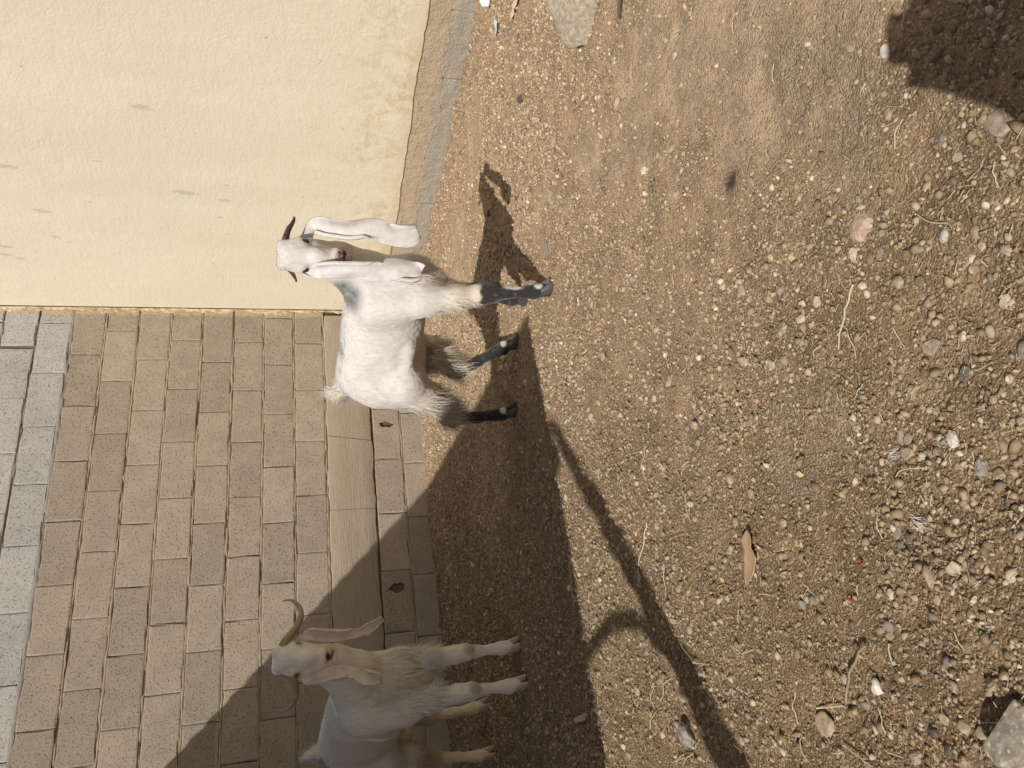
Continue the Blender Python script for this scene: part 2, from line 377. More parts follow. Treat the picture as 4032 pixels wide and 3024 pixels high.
def strip_mesh(name, xs, zc, half, ytop, seed, amp=.003):
    """an uneven ribbon of mortar squeezed out of a bed joint"""
    r = np.random.default_rng(seed); n = len(xs)
    P = np.stack([xs, 0*xs, 0*xs+zc], 1)
    off = amp*fbm(P, 14, 4, seed); top = half*(1+.45*fbm(P, 22, 3, seed+5)); bot = half*(1+.45*fbm(P, 22, 3, seed+9)); yy = ytop + .004*fbm(P, 17, 4, seed+13)
    gap = fbm(P, 5, 3, seed+21) > .55
    yy = np.where(gap, yy+.007, yy)
    V = []
    for i in range(n):
        for (dz, dy) in ((-bot[i]*1.1, .012), (-bot[i], .0015), (-bot[i]*.3, 0), (top[i]*.35, -.0005), (top[i], .0015), (top[i]*1.1, .012)):
            V.append((xs[i], yy[i]+dy, zc+off[i]+dz))
    F = [(i*6+k, i*6+k+1, (i+1)*6+k+1, (i+1)*6+k) for i in range(n-1) for k in range(5)]
    F = [f[::-1] for f in F]
    return py_mesh(name, V, F)
def build_block_wall():
    root = empty('block_wall', (0, 0, 0)); tag(root, 'unplastered concrete block wall with a cast beam near its foot, behind both goats', 'wall')
    XL = -5.6
    phases = {0: .293, 1: .076, 2: .285, 3: .451, 4: .27, 5: .429, 6: .197, 7: .385, 8: .130, 9: .315, 10: .12, 11: .33, 12: .14}
    rows = [(-.06, .155, .09, 'low2'), (.155, .362, .053, 'low1')] + [(.685+COURSE*k, .685+COURSE*(k+1), phases[k], k) for k in range(13)]
    seed = 100; bj = .0065
    for z0, z1, ph, k in rows:
        grey = isinstance(k, int) and k >= 8
        js = [0.0]; x = ph if ph > .03 else ph+.4
        while x < -XL+.3: js.append(x); x += .4
        for a, b in zip(js[:-1], js[1:]):
            seed += 1; rr = np.random.default_rng(seed)
            yf = rr.normal(0, .0018) + (.004 if grey else 0)
            tall = bj if not grey else .007
            x0, x1 = -b+.0014, -a-(.0014 if a else .004)
            if k == 9 and abs(a-.315) < .01: x1 -= .022
            if k == 10 and abs(a-.12) < .01: x1 -= .012
            me = block_mesh(x0, x1, z0+tall*(.9+.3*rr.random()), z1-tall*(.8+.3*rr.random()), yf, seed, jit=.0016 if not grey else .001)
            o = link('block', me, M['block_grey'] if grey else M['block'], root)
            hole = None
            if k == 'low1' and x0 < -.982 < x1: hole = (-.982, .26, .022, .052)
            if k == 'low1' and x0 < -2.169 < x1: hole = (-2.169, .256, .036, .050)
            if hole:
                o['label'] = 'block with a dark slot broken through its face'
                bm = bmesh.new(); bmesh.ops.create_icosphere(bm, subdivisions=2, radius=1)
                for v in bm.verts:
                    q = v.co; w = 1+.2*math.sin(9*q.x+5*q.z+seed)
                    v.co = Vector((hole[0]+q.x*hole[2]*w, q.y*.14, hole[1]+q.z*hole[3]*w))
                cm = bpy.data.meshes.new('cutter'); bm.to_mesh(cm); bm.free(); co = bpy.data.objects.new('cutter', cm); COL.objects.link(co)
                md = o.modifiers.new('b', 'BOOLEAN'); md.operation = 'DIFFERENCE'; md.object = co; md.solver = 'EXACT'
                bpy.context.view_layer.update()
                ev = o.evaluated_get(bpy.context.evaluated_depsgraph_get()); nm = bpy.data.meshes.new_from_object(ev); nm.name = 'block'
                o.modifiers.clear(); o.data = nm; bpy.data.objects.remove(co)
    xs = np.arange(XL, -.003, .022)
    zl = [.155] + [.685+COURSE*k for k in range(14)]
    for i, z in enumerate(zl):
        g = z > 2.45
        half = .0066 if not g else .0075
        if abs(z-2.394) < .02: half = .011
        me = strip_mesh('mortar_joint', xs, z, half, .0022 if not g else .012, 40+i, .003)
        link('mortar_joint', me, M['mortar'] if not g and abs(z-2.394) > .02 else M['mortar_grey'], root, smooth=True)
    # core behind the joints
    me = py_mesh('joint_core', [(XL, .014, -.1), (0, .014, -.1), (0, .014, 3.47), (XL, .014, 3.47), (XL, .2, -.1), (0, .2, -.1), (0, .2, 3.47), (XL, .2, 3.47)],
                 [(0, 1, 2, 3), (5, 4, 7, 6), (4, 0, 3, 7), (1, 5, 6, 2), (3, 2, 6, 7), (4, 5, 1, 0)])
    link('joint_core', me, M['core'], root)
    # cast beam: subdivided slab with a wavy arris, a pour joint and a few broken edges
    bx = np.arange(XL, -.002, .05); V = []; prof = [(.364, .02), (.366, -.003), (.372, -.006), (.45, -.007), (.56, -.006), (.668, -.006), (.676, -.002), (.679, .02)]
    P = np.stack([bx, 0*bx, 0*bx], 1)
    for i, x in enumerate(bx):
        for j, (z, y) in enumerate(prof):
            q = np.array([[x, 0, z]])
            zz = z + .006*float(fbm(q, 11, 4, 70+(j > 4))[0])*(1 if j not in (3, 4) else 0)
            crack = .006 if abs(x+2.30) < .03 and 1 < j < 6 else 0
            V.append((x, y + .002*float(fbm(q, 12, 3, 77)[0]) + crack*.5, zz))
    m = len(prof)
    F = [(i*m+k, (i+1)*m+k, (i+1)*m+k+1, i*m+k+1) for i in range(len(bx)-1) for k in range(m-1)]
    link('concrete_beam', py_mesh('concrete_beam', V, F), M['beam'], root, smooth=True)
build_block_wall()

# ------------------------------------------------------------------ painted wall (right of the corner, plane x = 0)
def slab_yz(name, y0, y1, z_lo_fn, z_hi, x_front, x_back, mat, parent, step=.03, nz=2, lip=.006):
    ys = np.arange(y0, y1+1e-6, step); V = []
    for y in ys:
        zl = z_lo_fn(y)
        V += [(x_back, y, zl), (x_front+lip, y, zl), (x_front, y, zl+lip)] + [(x_front, y, zl+lip+(z_hi-zl-lip)*k/nz) for k in range(1, nz+1)] + [(x_back, y, z_hi)]
    m = nz+4
    F = [(i*m+k, i*m+k+1, (i+1)*m+k+1, (i+1)*m+k) for i in range(len(ys)-1) for k in range(m-1)]
    return link(name, py_mesh(name, V, F), mat, parent)
def n1(v, f, s): return float(fbm(np.array([[v, 0.3, s*1.7]]), f, 4, s)[0])
def build_painted_wall():
    root = empty('painted_wall', (0, -3, 0)); tag(root, 'tall cream painted plaster wall with grey drips and ochre smears low down', 'wall')
    def child(o): o.location = (0, 3, 0); return o
    Y0 = -9.0
    child(slab_yz('paint_coat', Y0, -.002, lambda y: .230 + .010*n1(y, 4, 3) + .006*n1(y, 22, 4), 3.6, -.010, .05, M['paint'], root, nz=4))
    child(slab_yz('bare_plaster_band', Y0, -.004, lambda y: .105+.030*n1(y, 3, 7)+.018*n1(y, 13, 8), .26, -.0015, .06, M['plaster'], root, lip=.004))
    # footing blocks
    joints = [-.474, -.874, -1.274, -1.675, -2.073, -2.277, -2.687, -3.087, -3.487, -3.887, -4.287, -4.687, -5.087, -5.487, -5.887, -6.287, -6.687, -7.087, -7.487, -7.887, -8.287, -8.687]
    ys = [-.006] + joints + [-9.0]
    for i, (a, b) in enumerate(zip(ys[:-1], ys[1:])):
        me = block_mesh(b+.0012, a-.0012, -.09, .150, 0, 900+i, 8, 5, .1, .0022)
        for v in me.vertices:
            x, y, z = v.co; v.co = (y+.0005, x, z)
        me.flip_normals()
        child(link('footing_block', me, M['footing'], root))
    me = py_mesh('wall_core', [(.012, Y0, -.1), (.012, .2, -.1), (.012, .2, 3.58), (.012, Y0, 3.58), (.21, Y0, -.1), (.21, .2, -.1), (.21, .2, 3.58), (.21, Y0, 3.58)],
                 [(0, 1, 2, 3)[::-1], (4, 5, 6, 7), (4, 0, 3, 7)[::-1], (1, 5, 6, 2)[::-1], (3, 2, 6, 7)[::-1]])
    child(link('wall_core', me, M['plaster'], root))
    # smeared plaster where the two walls meet: a lumpy fillet lying on the blocks
    zz = np.arange(.40, 3.45, .012); P = np.stack([0*zz, 0*zz, zz], 1)
    w = .026 + .016*fbm(P, 9, 4, 31) + .012*fbm(P, 40, 3, 32); w = np.clip(w, .012, .07); t_ = .004 + .003*np.abs(fbm(P, 20, 3, 33))
    V = []; 
    for i, z in enumerate(zz):
        V += [(-w[i], .004, z), (-w[i]*.92, -t_[i]*.6, z), (-w[i]*.5, -t_[i]-.001, z), (-.012, -t_[i]*1.2-.002, z), (-.0095, -t_[i]-.012, z)]
    F = [(i*5+k, (i+1)*5+k, (i+1)*5+k+1, i*5+k+1)[::-1] for i in range(len(zz)-1) for k in range(4)]
    child(link('plaster_smear', py_mesh('plaster_smear', V, F), M['seam'], root, smooth=True))
build_painted_wall()

# ------------------------------------------------------------------ shed beside the yard: its roof edge throws the big shadow
def box(bm, x0, x1, y0, y1, z0, z1):
    vs = [bm.verts.new(c) for c in ((x0, y0, z0), (x1, y0, z0), (x1, y1, z0), (x0, y1, z0), (x0, y0, z1), (x1, y0, z1), (x1, y1, z1), (x0, y1, z1))]
    for f in ((0, 3, 2, 1), (4, 5, 6, 7), (0, 1, 5, 4), (1, 2, 6, 5), (2, 3, 7, 6), (3, 0, 4, 7)): bm.faces.new([vs[i] for i in f])
def bm_obj(name, bm, mat, parent=None, smooth=False):
    me = bpy.data.meshes.new(name); bmesh.ops.recalc_face_normals(bm, faces=bm.faces); bm.to_mesh(me); bm.free(); return link(name, me, mat, parent, smooth=smooth)
def tube_mesh(name, pts, radii, n=10, wob=0.0, seed=0, caps=True):
    pts = [np.array(p_, float) for p_ in pts]; V = []; F = []; m = len(pts); prev = None
    for i, p_ in enumerate(pts):
        t_ = pts[min(i+1, m-1)] - pts[max(i-1, 0)]; t_ /= np.linalg.norm(t_)
        if prev is None:
            a = np.array([0, 0, 1.0]) if abs(t_[2]) < .9 else np.array([1.0, 0, 0]); u = np.cross(t_, a)
        else: u = prev - t_*(prev@t_)
        u /= np.linalg.norm(u); w_ = np.cross(t_, u); prev = u
        for k in range(n):
            an = 2*math.pi*k/n; r = radii[i]
            if wob: r *= 1 + wob*float(vnoise(np.array([[p_[0]*12+math.cos(an), p_[1]*12+math.sin(an), p_[2]*9]]), 1.0, seed)[0])
            V.append(p_ + r*(math.cos(an)*u + math.sin(an)*w_))
    for i in range(m-1):
        for k in range(n): F.append((i*n+k, i*n+(k+1) % n, (i+1)*n+(k+1) % n, (i+1)*n+k))
    if caps: F.append(tuple(range(n))[::-1]); F.append(tuple((m-1)*n+k for k in range(n)))
    return py_mesh(name, V, F)
def crom(pts, n):
    pts = [np.array(p_, float) for p_ in pts]; P = [2*pts[0]-pts[1]] + pts + [2*pts[-1]-pts[-2]]; out = []
    m = len(pts)-1
    for i in range(n):
        s = i/(n-1)*m; k = min(int(s), m-1); t_ = s-k; a, b, c, d = P[k:k+4]
        out.append(.5*((2*b)+(-a+c)*t_+(2*a-5*b+4*c-d)*t_**2+(-a+3*b-3*c+d)*t_**3))
    return out
def build_shed():
    H = 2.42; kx, ky = 1/.95, .665/.95
    ax, ay = -1.774-H*kx, -2.707-H*ky           # roof corner
    root = empty('lean_to_shed', (-6.2, -2.2, 0)); tag(root, 'open lean-to shed with a flat sheet roof against the block wall', 'shed')
    def ch(o): o.location = (6.2, 2.2, 0); return o
    # corrugated sheets, each its own part
    y_a, y_b = ay, -.03; b_ = .105
    def edge_x(y): return ax + b_*(y-ay)
    sheets = 6; w = (y_b-y_a)/sheets
    for s in range(sheets):
        V = []; F = []; ny = 25
        ys = np.linspace(y_a+s*w, y_a+(s+1)*w-.002, ny); 
        for iy, y in enumerate(ys):
            z = H + .012*math.sin(y*2*math.pi/.076) + .002*s
            xe = edge_x(y)
            for x in (-8.2, xe): V += [(x, y, z), (x, y, z-.003)]
        F = []
        for i in range(ny-1):
            a = i*4; b = a+4
            F += [(a, a+2, b+2, b), (a+1, b+1, b+3, a+3), (a+2, a+3, b+3, b+2), (a, b, b+1, a+1)]
        ch(link('roof_sheet', py_mesh('roof_sheet', V, F), M['roof_sheet'], root))
    for x in (-4.85, -6.4, -8.0):
        bm = bmesh.new(); box(bm, x-.04, x+.04, ay+.03, -.05, H-.10, H-.018); ch(bm_obj('roof_beam', bm, M['rough_timber'], root))
    for x, y in ((-6.4, ay+.06), (-8.0, ay+.06), (-8.0, -.12), (-4.85, -.12)):
        ch(link('post', tube_mesh('post', [(x, y, -.1), (x, y, 1.2), (x, y, H-.09)], [.05, .047, .045], 10, .15, 3), M['rough_timber'], root))
    # back wall of boards so the shed reads as a closed shelter
    for i in range(14):
        bm = bmesh.new(); y0 = ay+.1+i*.30; box(bm, -8.16, -8.12, y0, min(y0+.29, -.05), -.05, H-.05)
        ch(bm_obj('board', bm, M['rough_timber'], root))
    # crooked trunk that props the roof edge, with one side branch
    tx, ty = -2.24-H*kx, -2.707-H*ky
    def onl(sx, sy, z): return (sx-z*kx, sy-z*ky, z)
    tr = [(tx+.02, ty+.01, -.1), (tx+.012, ty-.006, .4), (tx-.01, ty+.008, .9), (tx, ty, 1.32), (tx+.006, ty-.004, 1.7), (tx-.004, ty+.004, 2.1), (tx, ty, H-.03)]
    rad = np.interp(np.linspace(0, H, 30), [0, 1.0, 1.32, 1.7, 2.0, 2.3, H], [.072, .060, .056, .046, .040, .027, .025])
    post = ch(link('trunk_prop', tube_mesh('trunk_prop', crom(tr, 30), rad, 12, .16, 9), M['rough_timber'], root, smooth=True))
    br = [onl(-3.14, -3.30, 1.56), onl(-3.10, -3.25, 1.61), onl(-3.050, -3.13, 1.68), onl(-3.015, -2.99, 1.75), onl(-3.02, -2.86, 1.82), onl(-3.05, -2.70, 1.92), onl(-3.10, -2.5, 2.05)]
    b2 = link('branch', tube_mesh('branch', crom(br, 20), np.linspace(.026, .018, 20), 8, .2, 4), M['rough_timber'], post, smooth=True)
build_shed()

# ------------------------------------------------------------------ implicit bodies: smooth blends of tapered limbs, meshed once
class Implicit:
    def __init__(s, lo, hi, h):
        s.lo = np.array(lo, float); s.h = h; s.n = np.ceil((np.array(hi)-s.lo)/h).astype(int)+1
        s.F = np.full(s.n, .5, dtype=np.float32)
        s.ax = [s.lo[i]+h*np.arange(s.n[i]) for i in range(3)]
    def _win(s, lo, hi, pad):
        a = np.clip(np.floor((np.array(lo)-pad-s.lo)/s.h).astype(int), 0, s.n); b = np.clip(np.ceil((np.array(hi)+pad-s.lo)/s.h).astype(int)+1, 0, s.n)
        sl = tuple(slice(a[i], b[i]) for i in range(3))
        g = np.meshgrid(*[s.ax[i][sl[i]].astype(np.float32) for i in range(3)], indexing='ij')
        return sl, g
    def _join(s, sl, d, k, sub=False):
        a = s.F[sl]
        if sub:
            d = -d; h = np.maximum(k-np.abs(a-d), 0)/k; s.F[sl] = np.maximum(a, d)+h*h*k*.25
        else:
            h = np.maximum(k-np.abs(a-d), 0)/k; s.F[sl] = np.minimum(a, d)-h*h*k*.25
    def rc(s, a, ra, b, rb, k=.03, sub=False):
        a = np.array(a, float); b = np.array(b, float); R_ = max(ra, rb)
        sl, (X, Y, Z) = s._win(np.minimum(a, b)-R_, np.maximum(a, b)+R_, k+.02)
        ab = b-a; L = max(ab@ab, 1e-9)
        t_ = np.clip(((X-a[0])*ab[0]+(Y-a[1])*ab[1]+(Z-a[2])*ab[2])/L, 0, 1)
        d = np.sqrt((X-a[0]-t_*ab[0])**2+(Y-a[1]-t_*ab[1])**2+(Z-a[2]-t_*ab[2])**2)-(ra+(rb-ra)*t_)
        s._join(sl, d.astype(np.float32), k, sub)
    def chain(s, pts, k=.03):
        for (a, ra), (b, rb) in zip(pts[:-1], pts[1:]): s.rc(a, ra, b, rb, k)
    def el(s, c, r, k=.04, Rm=None, sub=False):
        c = np.array(c, float); r = np.array(r, float); R_ = r.max() if Rm is not None else r
        sl, (X, Y, Z) = s._win(c-R_, c+R_, k+.02)
        X = X-c[0]; Y = Y-c[1]; Z = Z-c[2]
        if Rm is not None: X, Y, Z = [Rm[0][i]*X+Rm[1][i]*Y+Rm[2][i]*Z for i in range(3)]
        k0 = np.sqrt((X/r[0])**2+(Y/r[1])**2+(Z/r[2])**2); k1 = np.sqrt((X/r[0]**2)**2+(Y/r[1]**2)**2+(Z/r[2]**2)**2)+1e-9
        s._join(sl, (k0*(k0-1)/k1).astype(np.float32), k, sub)
    def mesh(s, smooth=2):
        F = s.F; nx, ny, nz = F.shape; I = F < 0
        cnt = np.zeros((nx-1, ny-1, nz-1), np.int8)
        for d in np.ndindex(2, 2, 2): cnt += I[d[0]:nx-1+d[0], d[1]:ny-1+d[1], d[2]:nz-1+d[2]]
        act = np.argwhere((cnt > 0) & (cnt < 8)); idx = np.full(cnt.shape, -1, np.int64); idx[tuple(act.T)] = np.arange(len(act))
        acc = np.zeros((len(act), 3)); c = np.zeros(len(act))
        cor = {d: F[act[:, 0]+d[0], act[:, 1]+d[1], act[:, 2]+d[2]].astype(float) for d in np.ndindex(2, 2, 2)}
        for ax_ in range(3):
            for d in np.ndindex(2, 2, 2):
                if d[ax_]: continue
                e = list(d); e[ax_] = 1; a = cor[d]; b = cor[tuple(e)]; m = (a < 0) != (b < 0)
                t_ = np.where(m, a/np.where(m, a-b, 1), 0); p_ = np.array(d, float)[None].repeat(len(act), 0); p_[:, ax_] = t_
                acc[m] += p_[m]; c[m] += 1
        V = s.lo + s.h*(act + acc/c[:, None])
        Q = []
        for ax_ in range(3):
            o1, o2 = [(1, 2), (2, 0), (0, 1)][ax_]
            sa = [slice(None)]*3; sb = [slice(None)]*3; sa[ax_] = slice(0, -1); sb[ax_] = slice(1, None)
            ch = I[tuple(sa)] != I[tuple(sb)]; e = np.argwhere(ch)
            ok = np.ones(len(e), bool)
            for o in (o1, o2): ok &= (e[:, o] > 0) & (e[:, o] < F.shape[o]-1)
            e = e[ok]; flip = I[e[:, 0], e[:, 1], e[:, 2]]
            u = np.zeros(3, int); u[o1] = 1; v = np.zeros(3, int); v[o2] = 1
            g = lambda q: idx[q[:, 0], q[:, 1], q[:, 2]]
            q = np.stack([g(e-u-v), g(e-v), g(e), g(e-u)], 1); q[~flip] = q[~flip][:, ::-1]; Q.append(q)
        Q = np.concatenate(Q); Q = Q[(Q >= 0).all(1)]
        for _ in range(smooth):
            A = np.zeros_like(V); w = np.zeros(len(V))
            for i in range(4):
                for j in ((i+1) % 4, (i+3) % 4): np.add.at(A, Q[:, i], V[Q[:, j]]); np.add.at(w, Q[:, i], 1)
            V = V*.45+.55*A/np.maximum(w, 1)[:, None]
        return V, Q
def vnormals(V, Q):
    n = np.cross(V[Q[:, 2]]-V[Q[:, 0]], V[Q[:, 3]]-V[Q[:, 1]]); N = np.zeros_like(V)
    for i in range(4): np.add.at(N, Q[:, i], n)
    return N/np.maximum(np.linalg.norm(N, axis=1), 1e-12)[:, None]
def hair_mesh(name, V, Q, N, C, n, dens, length, flow, lift, width, seed, seg=3, curl=.15):
    """n tapered hairs grown from the skin; dens/length/lift are functions of the root position"""
    r = np.random.default_rng(seed)
    T = np.concatenate([Q[:, [0, 1, 2]], Q[:, [0, 2, 3]]])
    area = np.linalg.norm(np.cross(V[T[:, 1]]-V[T[:, 0]], V[T[:, 2]]-V[T[:, 0]]), axis=1)
    ce = V[T].mean(1); w = area*np.clip(dens(ce), 0, None)
    if w.sum() <= 0: return None
    f = r.choice(len(T), n, p=w/w.sum()); a = r.random((n, 2)); fl = a.sum(1) > 1; a[fl] = 1-a[fl]
    wt = np.stack([1-a.sum(1), a[:, 0], a[:, 1]], 1)
    P = (V[T[f]]*wt[..., None]).sum(1); Nn = (N[T[f]]*wt[..., None]).sum(1); Nn /= np.linalg.norm(Nn, axis=1)[:, None]; Cc = (C[T[f]]*wt[..., None]).sum(1)
    D = flow(P); D = D - Nn*(D*Nn).sum(1)[:, None]; D /= np.maximum(np.linalg.norm(D, axis=1), 1e-6)[:, None]
    cl = fbm(P, 38, 2, seed+2)[:, None]; side = np.cross(Nn, D)
    D = D + side*cl*.5 + r.normal(0, .12, (n, 3)); li = lift(P)[:, None]
    D = D + Nn*li; D /= np.linalg.norm(D, axis=1)[:, None]; side = np.cross(Nn, D); side /= np.maximum(np.linalg.norm(side, axis=1), 1e-6)[:, None]
    L = (length(P)*r.uniform(.55, 1.25, n))[:, None]; wd = (width*r.uniform(.7, 1.4, n))[:, None]
    cu = r.normal(0, curl, (n, 1))*L; down = np.array([0, 0, -1.0])
    if 'fringe' in name or 'tail' in name:
        k_ = (r.random(n) < .85)[:, None]; Cc = np.where(k_, np.maximum(Cc, np.array([.60, .52, .39])*r.uniform(.8, 1.12, (n, 1))), Cc)
    cols = np.clip(Cc*r.uniform(.92, 1.08, (n, 1)), 0, .85)
    VV = []; CC = []
    for k in range(seg+1):
        s = k/seg; c = P + D*L*s + side*cu*s*s + down*L*.22*s*s*li - Nn*.0015*(1-s)
        if k < seg: VV += [c-side*wd*(1-s*.8)*.5, c+side*wd*(1-s*.8)*.5]; CC += [cols, cols]
        else: VV += [c]; CC += [cols]
    m = len(VV); A = np.stack(VV, 1).reshape(-1, 3); CA = np.stack(CC, 1).reshape(-1, 3); base = (np.arange(n)*m)[:, None]
    Ft = []
    for k in range(seg-1):
        i = 2*k; Ft += [base+np.array([[i, i+1, i+3]]), base+np.array([[i, i+3, i+2]])]
    i = 2*(seg-1); Ft += [base+np.array([[i, i+1, i+2]])]
    return fast_mesh(name, A, np.concatenate(Ft), CA)
def head_frame(poll, c, tilt, roll=0.0):
    """axes of a head whose face looks along the horizontal direction c: n runs poll to nose, o out of the face, b to the goat's left"""
    c = np.array([c[0], c[1], 0.0]); c /= np.linalg.norm(c); z = np.array([0, 0, 1.0])
    n = math.sin(tilt)*c - math.cos(tilt)*z; o = math.cos(tilt)*c + math.sin(tilt)*z; b = np.cross(z, c)
    if roll: n, b = math.cos(roll)*n+math.sin(roll)*b, math.cos(roll)*b-math.sin(roll)*n
    poll = np.array(poll, float)
    def P(t_, w_, o_): return poll + t_*n + w_*b + o_*o
    return P, n, b, o
def add_head(I, P, axes, sl, s):
    """skull, roman nose, jaw, brows, nostrils and mouth (t along the face, w sideways, o out of it)"""
    n, b, o = axes; Rm = np.array([n, b, o])
    q = lambda t_, w_, o_: P(t_*sl, w_*s, o_*s)
    def el(c, r, k, sub=False): I.el(q(*c), (r[0]*sl, r[1]*s, r[2]*s), k, Rm, sub)
    el((.045, 0, -.052), (.056, .048, .055), .03)
    I.rc(q(.05, 0, -.050), .047*s, q(.14, 0, -.046), .035*s, .03)
    I.rc(q(.14, 0, -.046), .035*s, q(.195, 0, -.044), .030*s, .02)
    I.rc(q(.05, 0, -.022), .026*s, q(.13, 0, -.012), .021*s, .025); I.rc(q(.13, 0, -.012), .021*s, q(.19, 0, -.024), .016*s, .02)
    el((.204, 0, -.036), (.021, .033, .026), .012)
    I.rc(q(.07, 0, -.088), .034*s, q(.20, 0, -.070), .021*s, .02); el((.233, 0, -.058), (.022, .027, .021), .007)
    for w_ in (-1, 1):
        el((.070, w_*.042, -.032), (.026, .017, .020), .02)
        el((.108, w_*.030, -.070), (.045, .018, .030), .025)
        el((.004, w_*.026, -.034), (.022, .020, .026), .015)
        el((.200, w_*.019, -.026), (.013, .011, .012), .008)
        el((.214, w_*.0145, -.016), (.0075, .0036, .008), .004, True)
        el((.088, w_*.054, -.026), (.011, .009, .010), .006, True)
    el((.2275, 0, -.044), (.0036, .027, .022), .004, True)
    el((.214, 0, -.016), (.010, .0018, .010), .003, True)
def ear_mesh(name, pts, width, face, seed, curl=.018, ripple=.006, tint=(.6, .52, .48), inner=(.5, .36, .33), twist=0.0, flap=(.55, .016), flare=.0):
    """a long hanging ear: gutter-shaped, one edge folded over, a lobe part way down and a flared, puckered end"""
    n, m = 48, 15; C = crom(pts, n); face = np.array(face, float); V = []; cols = []; sg = 1 if seed % 2 else -1
    wd = np.interp(np.linspace(0, 1, n), np.linspace(0, 1, len(width)), width)
    for i in range(n):
        t_ = C[min(i+1, n-1)]-C[max(i-1, 0)]; t_ /= np.linalg.norm(t_); s = i/(n-1)
        f = face - t_*(face@t_); f /= np.linalg.norm(f); u = np.cross(t_, f)
        an = twist*s*s + .22*math.sin(7*s+seed); f, u = math.cos(an)*f+math.sin(an)*u, math.cos(an)*u-math.sin(an)*f
        for j in range(m):
            e = 2*j/(m-1)-1; w_ = wd[i]*.5
            lobe = flap[1]*math.exp(-((s-flap[0])/.075)**2)*max(0, e*sg)**2
            fold = max(0, abs(e)-.55)/.45
            x_ = w_*(e if abs(e) < .55 else math.copysign(.55+.45*math.sin(fold*1.25)/1.25, e)) + lobe*(1 if e > 0 else -1)
            dpt = -curl*(1-e*e)*min(1, s*5)*.8 - curl*.35*fold*fold + ripple*math.sin(13*s+2.2*e+seed)*abs(e)**1.3*(.3+s) + flare*max(0, s-.75)*4*abs(e)**2 + .004*math.sin(31*s+seed)*max(0, -e*sg)
            side = e*sg; roll = (1 if .08 < s < .62 else 0)*(side > .6) + (1 if s > .66 else 0)*(side < -.6)
            if roll:        # this rim is rolled over towards the front
                th = (abs(e)-.6)/.4*3.6*min(1, min(abs(s-.08), abs(s-.62), abs(s-.66))*9); rr = .0085
                x_ = math.copysign(.6*w_ + rr*math.sin(th), e); dpt = -curl*(1-.36)*min(1, s*5)*.8 + rr*(1-math.cos(th))
            V.append(C[i] + u*x_ + f*dpt)
            k = abs(e)**2*.35 + .30*s + .25*max(0, math.sin(19*s+4*e+seed)); k = min(1, k); cols.append(np.array(tint)*(1-k)+np.array(inner)*k)
    F = [(i*m+j, i*m+j+1, (i+1)*m+j+1, (i+1)*m+j) for i in range(n-1) for j in range(m-1)]
    return fast_mesh(name, V, F, np.array(cols))
def hoof_mesh(name, s=1.0, lift=0.0):
    V = []; F = []
    for sgn in (-1, 1):
        b0 = len(V); cyy = sgn*.0135*s
        rings = [(0.0, .033, .0125, .004), (.010, .032, .0130, .003), (.026, .025, .0125, -.004), (.040, .017, .012, -.010)]
        for z, L, W, dx in rings:
            for k in range(12):
                a = 2*math.pi*k/12; c_, s_ = math.cos(a), math.sin(a)
                fx = L*c_*(1.12 if c_ > 0 else .85); fy = W*s_*(1-.35*max(c_, 0)**2)
                V.append(((fx+dx)*s, cyy+fy*s, z*s))
        for i in range(len(rings)-1):
            for k in range(12): F.append((b0+i*12+k, b0+i*12+(k+1) % 12, b0+(i+1)*12+(k+1) % 12, b0+(i+1)*12+k))
        F.append(tuple(b0+k for k in range(12))[::-1]); F.append(tuple(b0+36+k for k in range(12)))
    return py_mesh(name, V, F)
def horn_mesh(name, pts, r0, r1, n=30, ridges=26, amp=.06):
    C = crom(pts, n); rad = [ (r0+(r1-r0)*(i/(n-1))**1.15)*(1+amp*math.sin(i*ridges*2*math.pi/n)) for i in range(n)]
    return tube_mesh(name, C, rad, 12)
def eye_mesh(r):
    bm = bmesh.new(); bmesh.ops.create_uvsphere(bm, u_segments=16, v_segments=10, radius=r); me = bpy.data.meshes.new('eye'); bm.to_mesh(me); bm.free(); return me
def place_eye(parent, P, axes, t_, w_, o_, s, r, mat, tilt):
    n, b, o = axes; d = np.sign(w_)*b*.75 + o*.66; d /= np.linalg.norm(d)          # gaze axis = local x
    yv = np.cross(n, d); yv = -yv/np.linalg.norm(yv); zv = np.cross(d, yv)
    me = eye_mesh(r); o_b = link('eye', me, mat, parent, smooth=True); c = P(t_*s, w_*s, o_*s)
    o_b.matrix_local = Matrix(((d[0], yv[0], zv[0], c[0]), (d[1], yv[1], zv[1], c[1]), (d[2], yv[2], zv[2], c[2]), (0, 0, 0, 1)))
def blob(P, c, r, soft=.35):
    d = np.sqrt((((P-np.array(c))/np.array(r))**2).sum(1)); return sstep(1+soft, 1-soft, d)
def mixc(C, m, col): return C*(1-m)[:, None] + np.array(col)*m[:, None]

def finish_goat(root, I, colour, hoofs, hoof_mat, hoof_s, coat, fringe, seed):
    V, Q = I.mesh(2); N = vnormals(V, Q)
    V = V + N*(.0016*fbm(V*np.array([1, 1, .35]), 95, 3, seed))[:, None]
    N = vnormals(V, Q); C = colour(V)
    link('body', fast_mesh('body', V, Q, C), M['coat'], root, smooth=True)
    for args in coat + fringe:
        name, n, dens, length, flow, lift, width, sd, curl = args
        me = hair_mesh(name, V, Q, N, C, n, dens, length, flow, lift, width, sd, 3, curl)
        if me: tag(link(name, me, M['hair'], root), kind='stuff')
    for (x, y, z, rz, pitch) in hoofs:
        o = link('hoof', hoof_mesh('hoof', hoof_s), hoof_mat, root, smooth=False); o.location = (x, y, z); o.rotation_euler = (0, pitch, rz)
    return V

